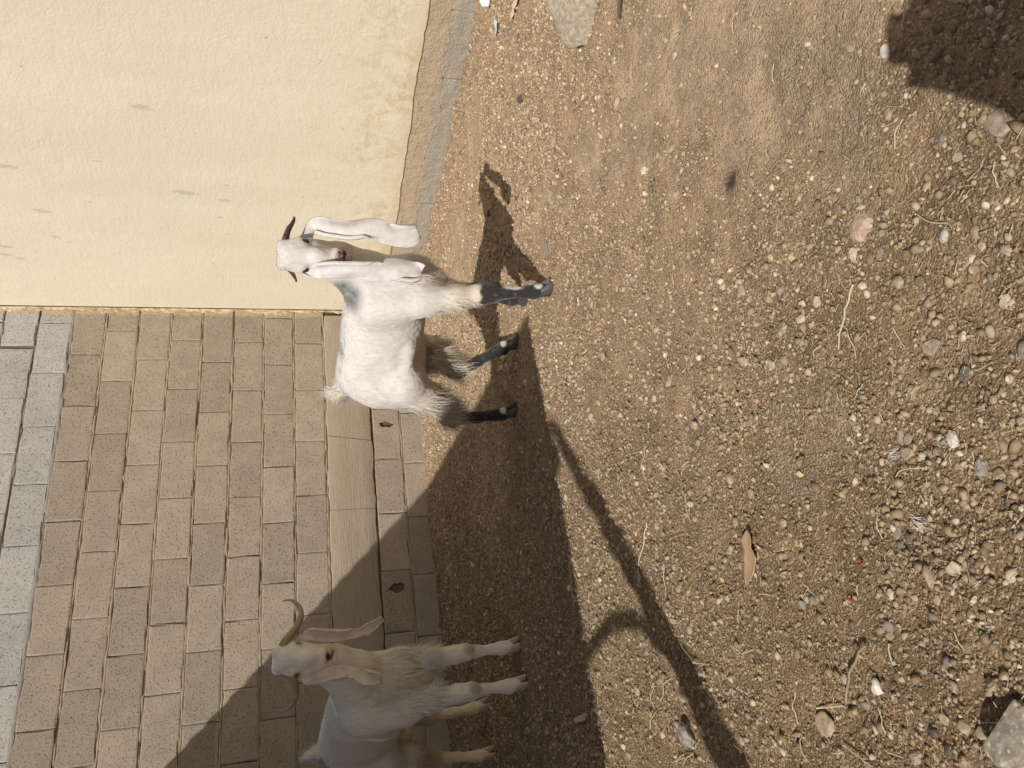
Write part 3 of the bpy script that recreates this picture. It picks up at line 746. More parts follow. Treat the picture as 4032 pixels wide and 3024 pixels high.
# ------------------------------------------------------------------ goat standing in the sun
def goat_sun():
    h = np.array([.27, -.963]); rz = math.atan2(h[1], h[0])
    root = empty('goat', (-1.83, -2.685, 0), rz)
    tag(root, 'sunlit white goat with black lower legs, short dark horns and very long drooping ears', 'goat', 'goats in the yard')
    I = Implicit((-.56, -.24, -.01), (.52, .24, .97), .0046)
    I.el((.03, 0, .556), (.25, .118, .146), .05); I.el((-.14, 0, .556), (.20, .122, .138), .05)
    I.rc((.16, 0, .605), .078, (-.24, 0, .637), .070, .05)
    I.el((-.235, 0, .606), (.108, .102, .105), .05); I.el((.20, 0, .515), (.10, .098, .13), .05)
    I.el((-.27, 0, .64), (.075, .07, .055), .04)
    I.chain([((.15, 0, .575), .115), ((.215, .018, .640), .086), ((.256, .040, .725), .064), ((.280, .050, .835), .050)], .035)
    I.rc((.25, 0, .47), .052, (.21, 0, .40), .040, .05)
    I.rc((.16, -.070, .60), .066, (.20, -.088, .44), .052, .05); I.rc((.15, .070, .60), .064, (.155, .080, .45), .052, .05)
    # front legs: right one carries, left one trails on its toe
    I.chain([((.205, -.088, .45), .053), ((.222, -.09, .335), .041), ((.236, -.09, .245), .033), ((.240, -.09, .205), .032)], .025)
    I.chain([((.240, -.09, .205), .031), ((.247, -.09, .155), .021), ((.250, -.09, .085), .0195), ((.252, -.09, .052), .0245), ((.266, -.09, .026), .021)], .015)
    I.el((.257, -.09, .208), (.026, .034, .040), .015)
    I.chain([((.150, .075, .45), .050), ((.122, .078, .33), .036), ((.104, .080, .235), .029), ((.097, .081, .195), .025), ((.082, .084, .115), .0195), ((.070, .085, .072), .024), ((.068, .085, .038), .019)], .02)
    # hind legs
    I.chain([((-.235, -.05, .58), .092), ((-.205, -.085, .475), .078), ((-.28, -.092, .385), .052), ((-.400, -.092, .285), .030), ((-.428, -.09, .250), .0275)], .04)
    I.rc((-.265, -.065, .55), .072, (-.315, -.088, .42), .040, .05)
    I.chain([((-.428, -.09, .250), .027), ((-.420, -.09, .16), .0215), ((-.410, -.09, .085), .021), ((-.404, -.09, .052), .025), ((-.388, -.09, .026), .021)], .015)
    I.chain([((-.255, .05, .58), .100), ((-.17, .085, .465), .080), ((-.225, .092, .355), .054), ((-.310, .09, .245), .031), ((-.330, .09, .215), .027)], .04)
    I.chain([((-.330, .09, .215), .026), ((-.275, .09, .15), .0215), ((-.222, .09, .085), .021), ((-.198, .09, .052), .025), ((-.172, .09, .027), .021)], .015)
    I.chain([((-.285, 0, .665), .046), ((-.335, 0, .695), .034), ((-.342, 0, .728), .018)], .02)
    I.rc((-.10, 0, .42), .022, (-.19, 0, .415), .026, .03); I.el((-.245, 0, .43), (.04, .035, .055), .03)
    for s in (-1, 1): I.rc((-.02, s*.095, .47), .012, (-.13, s*.105, .475), .014, .04)
    for s in (-1, 1): I.el((-.175, s*.078, .650), (.035, .022, .028), .03); I.el((-.12, s*.150, .585), (.055, .030, .05), .03, sub=True)
    cdir = (.60, -.80); P, n, b, o = head_frame((.334, -.030, .915), cdir, math.radians(5)); ax = (n, b, o); sc = .88; sw = .95
    add_head(I, P, ax, sc, sw); I.rc(P(.05, 0, -.085), .038, (.276, .046, .80), .050, .02)
    def colour(V):
        x, y, z = V.T; nz = fbm(V, 26, 3, 5); nzf = fbm(V, 90, 3, 6)
        C = np.tile(np.array([.575, .550, .515]), (len(V), 1)) * (1+.05*nz)[:, None]
        C = mixc(C, .30*sstep(.1, .8, fbm(V, 7, 4, 51)), (.50, .445, .36))
        cream = sstep(.50, .33, z + .03*nz)*(x < -.05) + .8*sstep(.42, .30, z+.02*nz)*(x > .05); C = mixc(C, np.clip(cream, 0, .55), (.56, .49, .375))
        C = mixc(C, .9*blob(V, (.190, -.03, .695), (.060, .085, .060), .45)*(1.05+.5*nz), (.13, .13, .14))
        C = mixc(C, .8*np.clip(blob(V, (-.10, -.01, .715), (.030, .035, .030), .5)+blob(V, (-.325, -.03, .69), (.03, .03, .03), .5), 0, 1)*(.8+.4*nz), (.20, .20, .22))
        C = mixc(C, .6*blob(V, (.29, .01, .60), (.10, .06, .16), .5)*(y > -.2), (.60, .55, .46))
        blk = (.026, .025, .026)
        fr = (x > .0)*sstep(.262, .246, z+.012*nz+.004*nzf); C = mixc(C, fr, blk)
        hindR = (x < -.25)*(y < 0)*sstep(.300, .272, z+.012*nz); C = mixc(C, hindR, blk)
        hindL = (x < -.08)*(y > 0)*sstep(.265, .245, z+.012*nz); C = mixc(C, hindL, blk)
        C = mixc(C, .85*blob(V, (-.20, .060, .40), (.060, .040, .075), .35)*(y > .015), (.04, .037, .036))
        C = mixc(C, .8*blob(V, (-.34, .10, .27), (.03, .04, .04), .4)*(y > .02), (.05, .045, .045))
        C = mixc(C, .9*blob(V, (-.265, .055, .285), (.045, .04, .055), .3), (.66, .62, .55))
        for c_, r_ in (((.272, -.088, .140), (.014, .011, .040)), ((.284, -.09, .046), (.012, .016, .014)), ((-.374, -.09, .054), (.014, .020, .012)), ((-.164, .09, .057), (.014, .022, .012)), ((-.245, .105, .09), (.01, .01, .02))):
            C = mixc(C, .95*blob(V, c_, r_, .35), (.66, .63, .58))
        C = mixc(C, (z < .22)*(.35*sstep(.45, .9, fbm(V, 120, 2, 9))), (.22, .21, .205))
        q = (V-P(0, 0, 0)); t_ = q@n/sc; w_ = q@b/sw; o_ = q@o/sw
        on = (t_ > .0)&(t_ < .26)&(np.abs(w_) < .06)&(o_ > -.13)
        TW = np.stack([t_, w_, o_], 1)
        C = mixc(C, on*blob(TW, (.207, 0, -.014), (.013, .020, .020), .25)*.9, (.47, .27, .21))
        C = mixc(C, on*sstep(.213, .219, t_+.003*nzf)*(o_ > -.052)*(t_ < .232)*.8, (.17, .15, .14))
        C = mixc(C, on*blob(TW, (.2275, 0, -.044), (.006, .030, .026), .3)*.95, (.04, .034, .032))
        C = mixc(C, on*sstep(.229, .236, t_)*.35, (.36, .33, .31))
        for s in (-1, 1):
            C = mixc(C, on*blob(TW, (.088, s*.050, -.026), (.013, .016, .012), .35)*.85, (.09, .075, .066))
            C = mixc(C, on*blob(TW, (.214, s*.0145, -.014), (.010, .004, .010), .4)*.9, (.05, .035, .03))
        return np.clip(C, .012, .82)
    flow = lambda Pq: np.stack([-.55-.0*Pq[:, 0], 0*Pq[:, 0], -1+.0*Pq[:, 0]], 1)
    nf = lambda Pq: ~((Pq[:, 0] > .23) & (Pq[:, 2] > .68))
    one = lambda v: (lambda Pq: np.full(len(Pq), v))
    coat = [('coat_hair', 26000, lambda Pq: nf(Pq)*(.25+(Pq[:, 2] > .05)), lambda Pq: .008+.003*(Pq[:, 2] > .28)+.010*sstep(-.1, -.28, Pq[:, 0]), flow, one(.05), .0016, 21, .10)]
    thigh = lambda Pq: (blob(Pq, (-.37, -.09, .40), (.12, .11, .15), .3) + 1.2*blob(Pq, (-.26, .09, .34), (.10, .09, .10), .3)*(Pq[:, 1] > 0))
    fringe = [('thigh_fringe', 6800, thigh, lambda Pq: .040+.065*sstep(.50, .32, Pq[:, 2]), lambda Pq: np.tile([-.10, 0, -1.0], (len(Pq), 1)), one(.13), .0022, 31, .16),
              ('chest_fringe', 1500, lambda Pq: blob(Pq, (.27, 0, .42), (.07, .09, .09), .4), one(.035), lambda Pq: np.tile([.25, 0, -1.0], (len(Pq), 1)), one(.35), .0019, 33, .25),
              ('tail_hair', 1300, lambda Pq: blob(Pq, (-.325, 0, .70), (.06, .06, .05), .3), one(.05), lambda Pq: np.tile([-.25, 0, .45], (len(Pq), 1)), one(.5), .0021, 35, .3),
              ('back_hair', 1500, lambda Pq: sstep(.66, .70, Pq[:, 2])*(np.abs(Pq[:, 1]) < .05)*(Pq[:, 0] < .16), one(.024), lambda Pq: np.tile([-1, 0, -.1], (len(Pq), 1)), one(.3), .0018, 36, .2),
              ('poll_hair', 700, lambda Pq: blob(Pq, P(.005, 0, -.03), (.05, .05, .035), .3), one(.010), lambda Pq: np.tile([.5, -.6, -.4], (len(Pq), 1)), one(.14), .0018, 39, .25),
              ('leg_hair', 1500, lambda Pq: blob(Pq, (.19, -.09, .33), (.06, .06, .12), .3)+.6*blob(Pq, (.16, .09, .2), (.07, .05, .12), .3), one(.028), lambda Pq: np.tile([-.45, 0, -1.0], (len(Pq), 1)), one(.3), .0018, 38, .2)]
    hoofs = [(.268, -.09, -.003, 0, 0), (.062, .085, .008, 0, .9), (-.384, -.09, -.003, 0, 0), (-.166, .09, -.002, 0, 0)]
    finish_goat(root, I, colour, hoofs, M['hoof_dark'], 1.0, coat, fringe, 3)
    eL = [tuple(P(.070*sc, .044, -.062)), (.366, .093, .806), (.376, .069, .756), (.380, .048, .691), (.394, .046, .625), (.385, .039, .557), (.390, .042, .506), (.402, .052, .477)]
    eR = [tuple(P(.070*sc, -.044, -.062)), (0.279, -0.041, 0.803), (0.309, -0.068, 0.743), (0.321, -0.078, 0.679), (0.323, -0.083, 0.613), (0.326, -0.086, 0.547), (0.318, -0.099, 0.497), (0.311, -0.104, 0.472)]
    tint, inn = (.555, .54, .525), (.50, .455, .44)
    link('ear', ear_mesh('ear', eL, [.032, .056, .070, .074, .076, .080, .092, .096, .066], (.60, -.80, .05), 1, -.034, .010, tint, inn, .35, (.50, .018), .02), M['ear'], root, smooth=True)
    link('ear', ear_mesh('ear', eR, [.028, .054, .060, .062, .074, .084, .096, .088, .050], (.60, -.80, .05), 4, -.034, .010, tint, inn, -.35, (.52, .014), .03), M['ear'], root, smooth=True)
    for o_ in root.children:
        if o_.name.startswith('ear'):
            md = o_.modifiers.new('thick', 'SOLIDIFY'); md.thickness = .004; md.offset = 0
    hL = [tuple(P(.010, .030, -.050)), (.334, .066, .898), (.346, .096, .889), (.353, .114, .879), (.359, .132, .872), (.363, .143, .871)]
    hR = [tuple(P(.010, -.030, -.050)), (.268, .014, .902), (.250, .010, .891), (.234, .004, .880), (.219, -.002, .871), (.206, -.008, .866)]
    link('horn', horn_mesh('horn', hL, .0125, .003, amp=.04), M['horn_dark'], root, smooth=True); link('horn', horn_mesh('horn', hR, .0125, .003, amp=.04), M['horn_dark'], root, smooth=True)
    for s in (-1, 1): place_eye(root, P, ax, .088*sc, s*.0445*sw, -.034*sw, 1.0, .0125, M['eye_dark'], 0)
    return root
goat_sun()

# ------------------------------------------------------------------ goat standing in the shade
def goat_shade():
    h = np.array([.237, -.971]); rz = math.atan2(h[1], h[0])
    root = empty('goat', (-3.05, -1.511, 0), rz)
    tag(root, 'all cream-white goat with long curving tan horns standing in the shade', 'goat', 'goats in the yard')
    I = Implicit((-.56, -.24, -.01), (.66, .26, 1.02), .0050)
    I.el((.06, 0, .60), (.30, .138, .165), .05); I.el((-.17, 0, .615), (.24, .142, .165), .05)
    I.rc((.18, 0, .662), .085, (-.28, 0, .705), .080, .05)
    I.el((-.30, 0, .66), (.125, .118, .122), .05); I.el((.29, .01, .56), (.115, .118, .155), .05)
    I.chain([((.24, .01, .62), .125), ((.33, .045, .665), .098), ((.385, .080, .745), .073), ((.415, .096, .86), .058)], .04)
    I.rc((.335, .01, .50), .065, (.30, .01, .43), .05, .05)
    for s in (-1, 1): I.rc((.24, s*.085, .63), .072, (.30, s*.095, .47), .058, .05)
    for s, e in ((1, 0), (-1, 1)):
        y = .080 if s > 0 else -.078
        I.chain([((.30, s*.090, .48), .060), ((.335, y, .36), .044), ((.362, y, .26), .033), ((.370, y, .215), .033)], .025)
        I.chain([((.370, y, .215), .032), ((.372, y, .165), .0215), ((.376, y, .095), .021), ((.378, y, .062), .0265), ((.392, y, .030), .023)], .015)
        I.el((.385, y, .215), (.020, .028, .032), .015)
    I.chain([((-.30, .055, .63), .110), ((-.25, .095, .52), .085), ((-.30, .100, .40), .060), ((-.385, .095, .285), .035), ((-.400, .095, .245), .030)], .04)
    I.chain([((-.400, .095, .245), .029), ((-.388, .096, .16), .022), ((-.375, .097, .090), .021), ((-.366, .098, .058), .026), ((-.345, .098, .028), .022)], .015)
    I.chain([((-.30, -.055, .63), .110), ((-.27, -.098, .52), .085), ((-.33, -.100, .40), .060), ((-.435, -.085, .285), .036), ((-.450, -.085, .245), .031)], .04)
    I.chain([((-.450, -.085, .245), .029), ((-.438, -.095, .16), .022), ((-.426, -.104, .090), .021), ((-.418, -.108, .058), .026), ((-.396, -.108, .028), .022)], .015)
    I.chain([((-.395, 0, .745), .036), ((-.425, 0, .80), .030), ((-.435, 0, .85), .014)], .02)
    I.rc((-.12, 0, .47), .030, (-.22, 0, .455), .030, .03); I.el((-.28, 0, .43), (.04, .038, .055), .03)
    cdir = (.925, -.381); P, n, b, o = head_frame((.476, .088, .962), cdir, math.radians(7), -.05); ax = (n, b, o); sc = .90; sw = 1.12
    add_head(I, P, ax, sc, sw); I.rc(P(.06, 0, -.10), .044, (.402, .094, .80), .060, .02)
    def colour(V):
        x, y, z = V.T; nz = fbm(V, 24, 3, 15); nzf = fbm(V, 90, 3, 16)
        C = np.tile(np.array([.72, .69, .62]), (len(V), 1)) * (1+.05*nz)[:, None]
        C = mixc(C, .30*sstep(.1, .8, fbm(V, 7, 4, 52)), (.60, .53, .41))
        C = mixc(C, .65*np.clip(blob(V, (.42, .06, .58), (.12, .16, .24), .45)*(.7+.5*nz), 0, 1), (.67, .57, .42))
        C = mixc(C, .8*sstep(.52, .30, z+.02*nz)*(x < -.1), (.60, .46, .285))
        C = mixc(C, .35*sstep(.5, .2, z)*(x > 0), (.64, .55, .42))
        for yy in (.08, -.078): C = mixc(C, .6*blob(V, (.402, yy, .205), (.018, .026, .026), .4), (.34, .25, .14))
        C = mixc(C, .35*blob(V, (-.30, 0, .44), (.06, .08, .08), .4), (.45, .24, .12))
        q = (V-P(0, 0, 0)); t_ = q@n/sc; w_ = q@b/sw; o_ = q@o/sw; TW = np.stack([t_, w_, o_], 1)
        on = (t_ > -.03)&(t_ < .26)&(np.abs(w_) < .075)&(o_ > -.13)
        C = mixc(C, on*sstep(.196, .206, t_)*(o_ > -.050)*.6, (.50, .34, .26))
        C = mixc(C, on*blob(TW, (.214, .002, -.016), (.012, .013, .014), .3), (.04, .036, .038))
        C = mixc(C, on*blob(TW, (.2275, 0, -.044), (.005, .026, .024), .3)*.7, (.22, .11, .09))
        for s in (-1, 1): C = mixc(C, on*blob(TW, (.088, s*.052, -.026), (.020, .018, .015), .4)*.6, (.40, .22, .16))
        return np.clip(C, .012, .82)
    flow = lambda Pq: np.stack([-.6+0*Pq[:, 0], 0*Pq[:, 0], -1+0*Pq[:, 0]], 1)
    nf = lambda Pq: ~((Pq[:, 0] > .36) & (Pq[:, 2] > .73))
    one = lambda v: (lambda Pq: np.full(len(Pq), v))
    coat = [('coat_hair', 24000, lambda Pq: nf(Pq)*(.25+(Pq[:, 2] > .3)), lambda Pq: .008+.008*(Pq[:, 2] > .33), flow, one(.06), .0017, 22, .10)]
    fringe = [('chest_fringe', 3600, lambda Pq: blob(Pq, (.39, .01, .48), (.10, .15, .14), .35)*(Pq[:, 2] > .33), lambda Pq: .032+.035*sstep(.52, .40, Pq[:, 2]), lambda Pq: np.stack([.25+0*Pq[:, 0], 1.2*Pq[:, 1], -1+0*Pq[:, 0]], 1), one(.32), .0021, 41, .28),
              ('thigh_fringe', 3000, lambda Pq: blob(Pq, (-.36, .09, .38), (.12, .08, .13), .3)+blob(Pq, (-.40, -.09, .38), (.12, .08, .13), .3), one(.045), lambda Pq: np.tile([-.2, 0, -1.0], (len(Pq), 1)), one(.2), .0021, 43, .2),
              ('tail_hair', 1000, lambda Pq: blob(Pq, (-.42, 0, .80), (.06, .06, .08), .3), one(.04), lambda Pq: np.tile([-.1, 0, 1.0], (len(Pq), 1)), one(.35), .0021, 45, .25),
              ('back_hair', 1500, lambda Pq: sstep(.74, .77, Pq[:, 2])*(np.abs(Pq[:, 1]) < .05)*(Pq[:, 0] < .2), one(.02), lambda Pq: np.tile([-1, 0, -.1], (len(Pq), 1)), one(.25), .0018, 46, .2)]
    hoofs = [(.395, .080, -.003, .05, 0), (.395, -.078, -.003, -.05, 0), (-.342, .098, -.003, .1, 0), (-.393, -.108, -.003, -.1, 0)]
    finish_goat(root, I, colour, hoofs, M['hoof_pale'], 1.08, coat, fringe, 13)
    eL = [tuple(P(.070*sc, .056, -.060)), (.480, .172, .832), (.476, .168, .786), (.473, .162, .726), (.474, .162, .665), (.476, .168, .618), (.482, .184, .587), (.492, .208, .552)]
    eR = [tuple(P(.070*sc, -.056, -.060)), (.428, .022, .850), (.447, .018, .804), (.469, .018, .746), (.478, .016, .702), (.478, .002, .668), (.478, -.014, .630), (.476, -.021, .600), (.474, -.027, .572)]
    tint, inn = (.66, .59, .50), (.60, .49, .41)
    for pts, wd, sd, tw in ((eL, [.026, .046, .056, .054, .044, .036, .040, .036, .018], 2, .5), (eR, [.026, .044, .052, .060, .056, .046, .054, .060, .034], 7, -.25)):
        e = link('ear', ear_mesh('ear', pts, wd, (.925, -.381, .05), sd, .018, .004, tint, inn, tw, (.75, .006), .01), M['ear'], root, smooth=True)
        md = e.modifiers.new('thick', 'SOLIDIFY'); md.thickness = .0045; md.offset = 0
    hL = [tuple(P(.012, .036, -.050)), (.481, .158, .922), (.475, .194, .896), (.468, .228, .875), (.462, .266, .865), (.454, .301, .870), (.454, .327, .890), (.454, .339, .914), (.448, .337, .936)]
    hR = [tuple(P(.012, -.036, -.050)), (.424, .042, .905), (.404, .020, .892), (.376, .006, .886), (.350, -.006, .887), (.322, -.021, .896), (.306, -.034, .914), (.298, -.041, .937), (.294, -.036, .966)]
    for pts in (hL, hR): link('horn', horn_mesh('horn', pts, .0175, .0025, 44, 30, .03), M['horn_tan'], root, smooth=True)
    for s in (-1, 1): place_eye(root, P, ax, .088*sc, s*.0445*sw, -.032*sw, 1.0, .0128, M['eye'], 0)
    return root
goat_shade()
STONES=[
 ('stone',-2.456,-4.472,0.023,0.015,'round','white','smooth white egg-shaped pebble at the edge of the photographer shadow'),
 ('stone',-2.701,-4.562,0.037,0.042,'slab','greytan','broad flat grey-tan stone beside the photographer shadow'),
 ('stone',-2.648,-4.483,0.018,0.017,'flat','grey','small flat grey stone between a straw and the photographer shadow'),
 ('stone',-2.651,-4.299,0.040,0.039,'rough','pink','largest pinkish rough stone in the gravel below the dusty patch'),
 ('stone',-2.596,-4.275,0.018,0.015,'flat','grey','narrow pointed grey chip just above the largest pinkish stone'),
 ('stone',-2.68,-4.265,0.025,0.017,'rough','cream','crumbly whitish stone below the largest pinkish stone'),
 ('stone',-2.712,-4.307,0.022,0.019,'flat','grey','pointed dull grey stone below right of the largest pinkish stone'),
 ('stone',-2.771,-4.425,0.019,0.012,'round','pale','smooth grey and white pebble with a brown pebble touching it'),
 ('stone',-2.819,-4.463,0.015,0.013,'slab','cream','pale cream angular stone beside a rough pale one near the right edge of the picture'),
 ('stone',-2.822,-4.442,0.014,0.012,'rough','cream','rough pale lump of stone next to an angular cream stone'),
 ('stone',-2.837,-4.436,0.013,0.020,'slab','pink','salmon pink stone under a rough pale lump'),
 ('stone',-2.775,-4.321,0.022,0.020,'rough','tan','rough tan stone in the middle of coarse gravel'),
 ('stone',-2.799,-4.356,0.015,0.016,'round','brown','dull brown rounded stone right of a rough tan stone'),
 ('stone',-2.692,-4.197,0.012,0.019,'flat','grey','thin flat grey chip to the left of the long straw'),
 ('stone',-2.887,-4.324,0.026,0.032,'slab','greytan','squarish grey-brown stone with a small pit in its flat top'),
 ('stone',-2.953,-4.358,0.021,0.025,'slab','green','square dark greenish grey stone half sunk in gravel'),
 ('stone',-2.899,-4.455,0.017,0.016,'rough','pink','pale pinkish rough stone near the right edge of the picture, in coarse gravel'),
 ('stone',-2.922,-4.418,0.017,0.011,'round','greytan','rounded grey-tan stone right of the squarish pitted stone'),
 ('stone',-2.906,-4.378,0.016,0.013,'rough','cream','rough whitish stone just beyond the squarish pitted stone'),
 ('stone',-2.969,-4.449,0.024,0.016,'flat','grey','large smooth grey pebble cut by the right edge of the picture'),
 ('stone',-2.558,-3.988,0.026,0.017,'rough','pink','pinkish rough stone alone in the fine gravel mid ground'),
 ('stone',-2.7,-4.156,0.021,0.018,'rough','cream','whitish crumbly stone left of the long straw'),
 ('stone',-2.69,-4.059,0.022,0.022,'rough','tan','broken tan stone in loose gravel mid ground'),
 ('stone',-2.682,-3.919,0.018,0.027,'rough','cream','whitish flat-bottomed stone left of a reddish tan one'),
 ('stone',-2.735,-3.999,0.017,0.025,'rough','pink','reddish tan stone right of a whitish flat-bottomed one'),
 ('stone',-2.912,-4.135,0.014,0.009,'round','pale','small upright pale grey pebble with a black shadow behind it'),
 ('stone',-3.007,-4.389,0.011,0.010,'round','tan','round tan pebble near the dark greenish stone'),
 ('stone',-2.976,-4.291,0.014,0.017,'slab','tan','tan angular stone at the edge of the coarse gravel'),
 ('stone',-3.025,-4.302,0.026,0.017,'rough','white','rugged white lump of stone in the coarse gravel'),
 ('stone',-3.008,-4.213,0.022,0.025,'slab','tan','tan wedge-shaped stone beside a white feather'),
 ('stone',-2.987,-4.223,0.017,0.021,'slab','greytan','grey-tan stone behind the tan wedge'),
 ('stone',-3.017,-4.28,0.020,0.013,'flat','grey','long grey stone left of the rugged white lump'),
 ('stone',-3.075,-4.325,0.027,0.018,'rough','grey','long rough grey stone below the rugged white lump'),
 ('stone',-3.101,-4.132,0.025,0.017,'flat','grey','narrow grey stone lying left of the white root fluff'),
 ('stone',-3.184,-4.22,0.024,0.027,'slab','cream','sharp-edged flat cream stone standing in dark gravel'),
 ('stone',-3.183,-4.174,0.027,0.018,'rough','pink','rugged pinkish stone leaning by the flat cream stone'),
 ('stone',-3.0,-4.078,0.017,0.016,'rough','cream','small rough cream stone beside a curved white fibre'),
 ('stone',-3.122,-4.129,0.013,0.012,'round','green','dull green-grey round pebble under the narrow grey stone'),
 ('stone',-3.346,-3.81,0.045,0.045,'slab','tan','brick-shaped tan stone with sharp edges near the bottom edge of the picture'),
 ('boulder',-3.395,-4.211,0.093,0.060,'boulder','speckled','big speckled grey rock cut off by the bottom right corner of the picture'),
 ('stone',-3.306,-3.984,0.024,0.021,'rough','white','rugged white stone with a dark hollow shadow'),
 ('stone',-3.284,-3.904,0.017,0.013,'round','cream','pale two-toned pebble beside a grey twig'),
 ('stone',-3.375,-4.132,0.019,0.018,'round','tan','light tan stone, left one of the pair by the big speckled rock'),
 ('stone',-3.384,-4.158,0.017,0.015,'rough','tan','rough tan stone touching the big speckled rock side'),
 ('stone',-3.363,-4.099,0.017,0.018,'slab','greytan','grey-tan stone above a black pebble near the big speckled rock'),
 ('stone',-3.379,-4.07,0.016,0.014,'round','dark','glossy black pebble near the big speckled rock'),
 ('stone',-3.402,-4.09,0.015,0.012,'round','dark','dark slate grey pebble at the bottom picture edge near the big speckled rock'),
 ('stone',-3.408,-4.004,0.023,0.020,'rough','greytan','rough grey-tan stone at the bottom picture edge'),
 ('stone',-3.416,-4.119,0.019,0.016,'rough','tan','crumbly tan stone at the bottom picture edge right of the dark slate pebble'),
 ('stone',-3.298,-4.038,0.016,0.014,'round','brown','round brown stone below the rugged white stone'),
 ('stone',-3.227,-4.057,0.016,0.017,'round','grey','rounded grey stone resting on a tan one'),
 ('stone',-3.241,-4.055,0.015,0.021,'slab','tan','tan stone tucked under a rounded grey one'),
 ('stone',-3.228,-4.236,0.013,0.009,'rough','cream','small cream stone with a dark pebble on its left'),
 ('stone',-3.213,-4.171,0.016,0.012,'slab','tan','upright tan stone in the fine dark gravel'),
 ('stone',-3.184,-4.083,0.014,0.013,'rough','cream','rough cream pebble above a smaller greyish one'),
 ('stone',-3.21,-3.972,0.017,0.013,'round','dark','dark brown rounded stone standing among straws'),
 ('stone',-3.323,-3.29,0.057,0.075,'rough','grey','grey rock half covered by the post shadow'),
 ('stone',-3.239,-3.316,0.033,0.031,'round','tan','tan egg-shaped stone inside the post shadow'),
 ('stone',-3.194,-3.026,0.032,0.034,'rough','tan','tan stone between the roof shadow and the post shadow'),
 ('stone',-3.194,-3.206,0.015,0.024,'flat','tan','flat tan chip left of the egg-shaped stone in the post shadow'),
 ('stone',-3.324,-3.393,0.019,0.031,'rough','pale','pale crumbly lump beside the half shaded grey rock'),
 ('stone',-3.347,-2.93,0.018,0.026,'round','greytan','small round stone near the bottom picture edge between the two long shadows'),
 ('stone',-2.401,-3.076,0.025,0.029,'round','cream','round cream pebble just outside the roof shadow tip'),
 ('stone',-2.553,-3.498,0.019,0.023,'slab','cream','small yellowish block-like stone in fine gravel'),
 ('stone',-2.667,-3.685,0.015,0.015,'round','cream','cream pebble standing by a shallow footprint'),
 ('stone',-2.867,-3.755,0.019,0.019,'round','tan','round tan pebble with a white feather tuft behind it'),
 ('stone',-2.78,-3.479,0.027,0.033,'flat','brown','flat brown stone between the white fluff and the long curved straw'),
 ('stone',-3.0,-3.676,0.016,0.025,'rough','pink','pinkish stone with a deep shadow hole above the dry leaf'),
 ('stone',-2.552,-3.556,0.021,0.034,'flat','greytan','flat grey-brown stone by the small yellowish block'),
 ('stone',-2.544,-2.734,0.029,0.037,'slab','cream','cream stone on the very edge of the roof shadow'),
 ('stone',-2.568,-3.035,0.026,0.030,'rough','tan','tan stone on the lit side of the post shadow'),
 ('boulder',-1.256,-3.654,0.183,0.287,'flatboulder','greyslab','broad flat grey slab of rock near the painted wall'),
 ('stone',-1.426,-3.254,0.039,0.055,'rough','pink','pink rough stone right of the goat head shadow'),
 ('stone',-1.738,-3.712,0.035,0.023,'rough','pink','pinkish oval stone at the top of the dusty footprint'),
 ('stone',-0.974,-3.034,0.030,0.049,'round','dark','round dark brown ball-like pebble near the painted wall'),
 ('stone',-0.966,-3.142,0.043,0.028,'rough','greytan','grey lumpy stone between the dark ball pebble and the flat slab'),
 ('stone',-2.014,-3.745,0.022,0.026,'slab','white','white chip by the dark patch of pebbles'),
 ('stone',-2.105,-3.776,0.034,0.022,'flat','green','thin green-grey flat stone by the dark patch of pebbles'),
 ('stone',-2.342,-4.298,0.023,0.020,'round','brown','brown lump with a black shadow in the dusty ground'),
 ('stone',-1.524,-3.091,0.046,0.055,'flat','greytan','flat pale stone right of the goat neck shadow'),
 ('stone',-1.658,-2.962,0.052,0.083,'flat','grey','flat grey stone right of the goat chest shadow'),
 ('stone',-2.306,-3.291,0.034,0.044,'rough','pink','rough pinkish lump right of the rear hooves'),
 ('stone',-1.586,-2.516,0.032,0.047,'rough','cream','cream stone beneath the raised front hoof'),
]
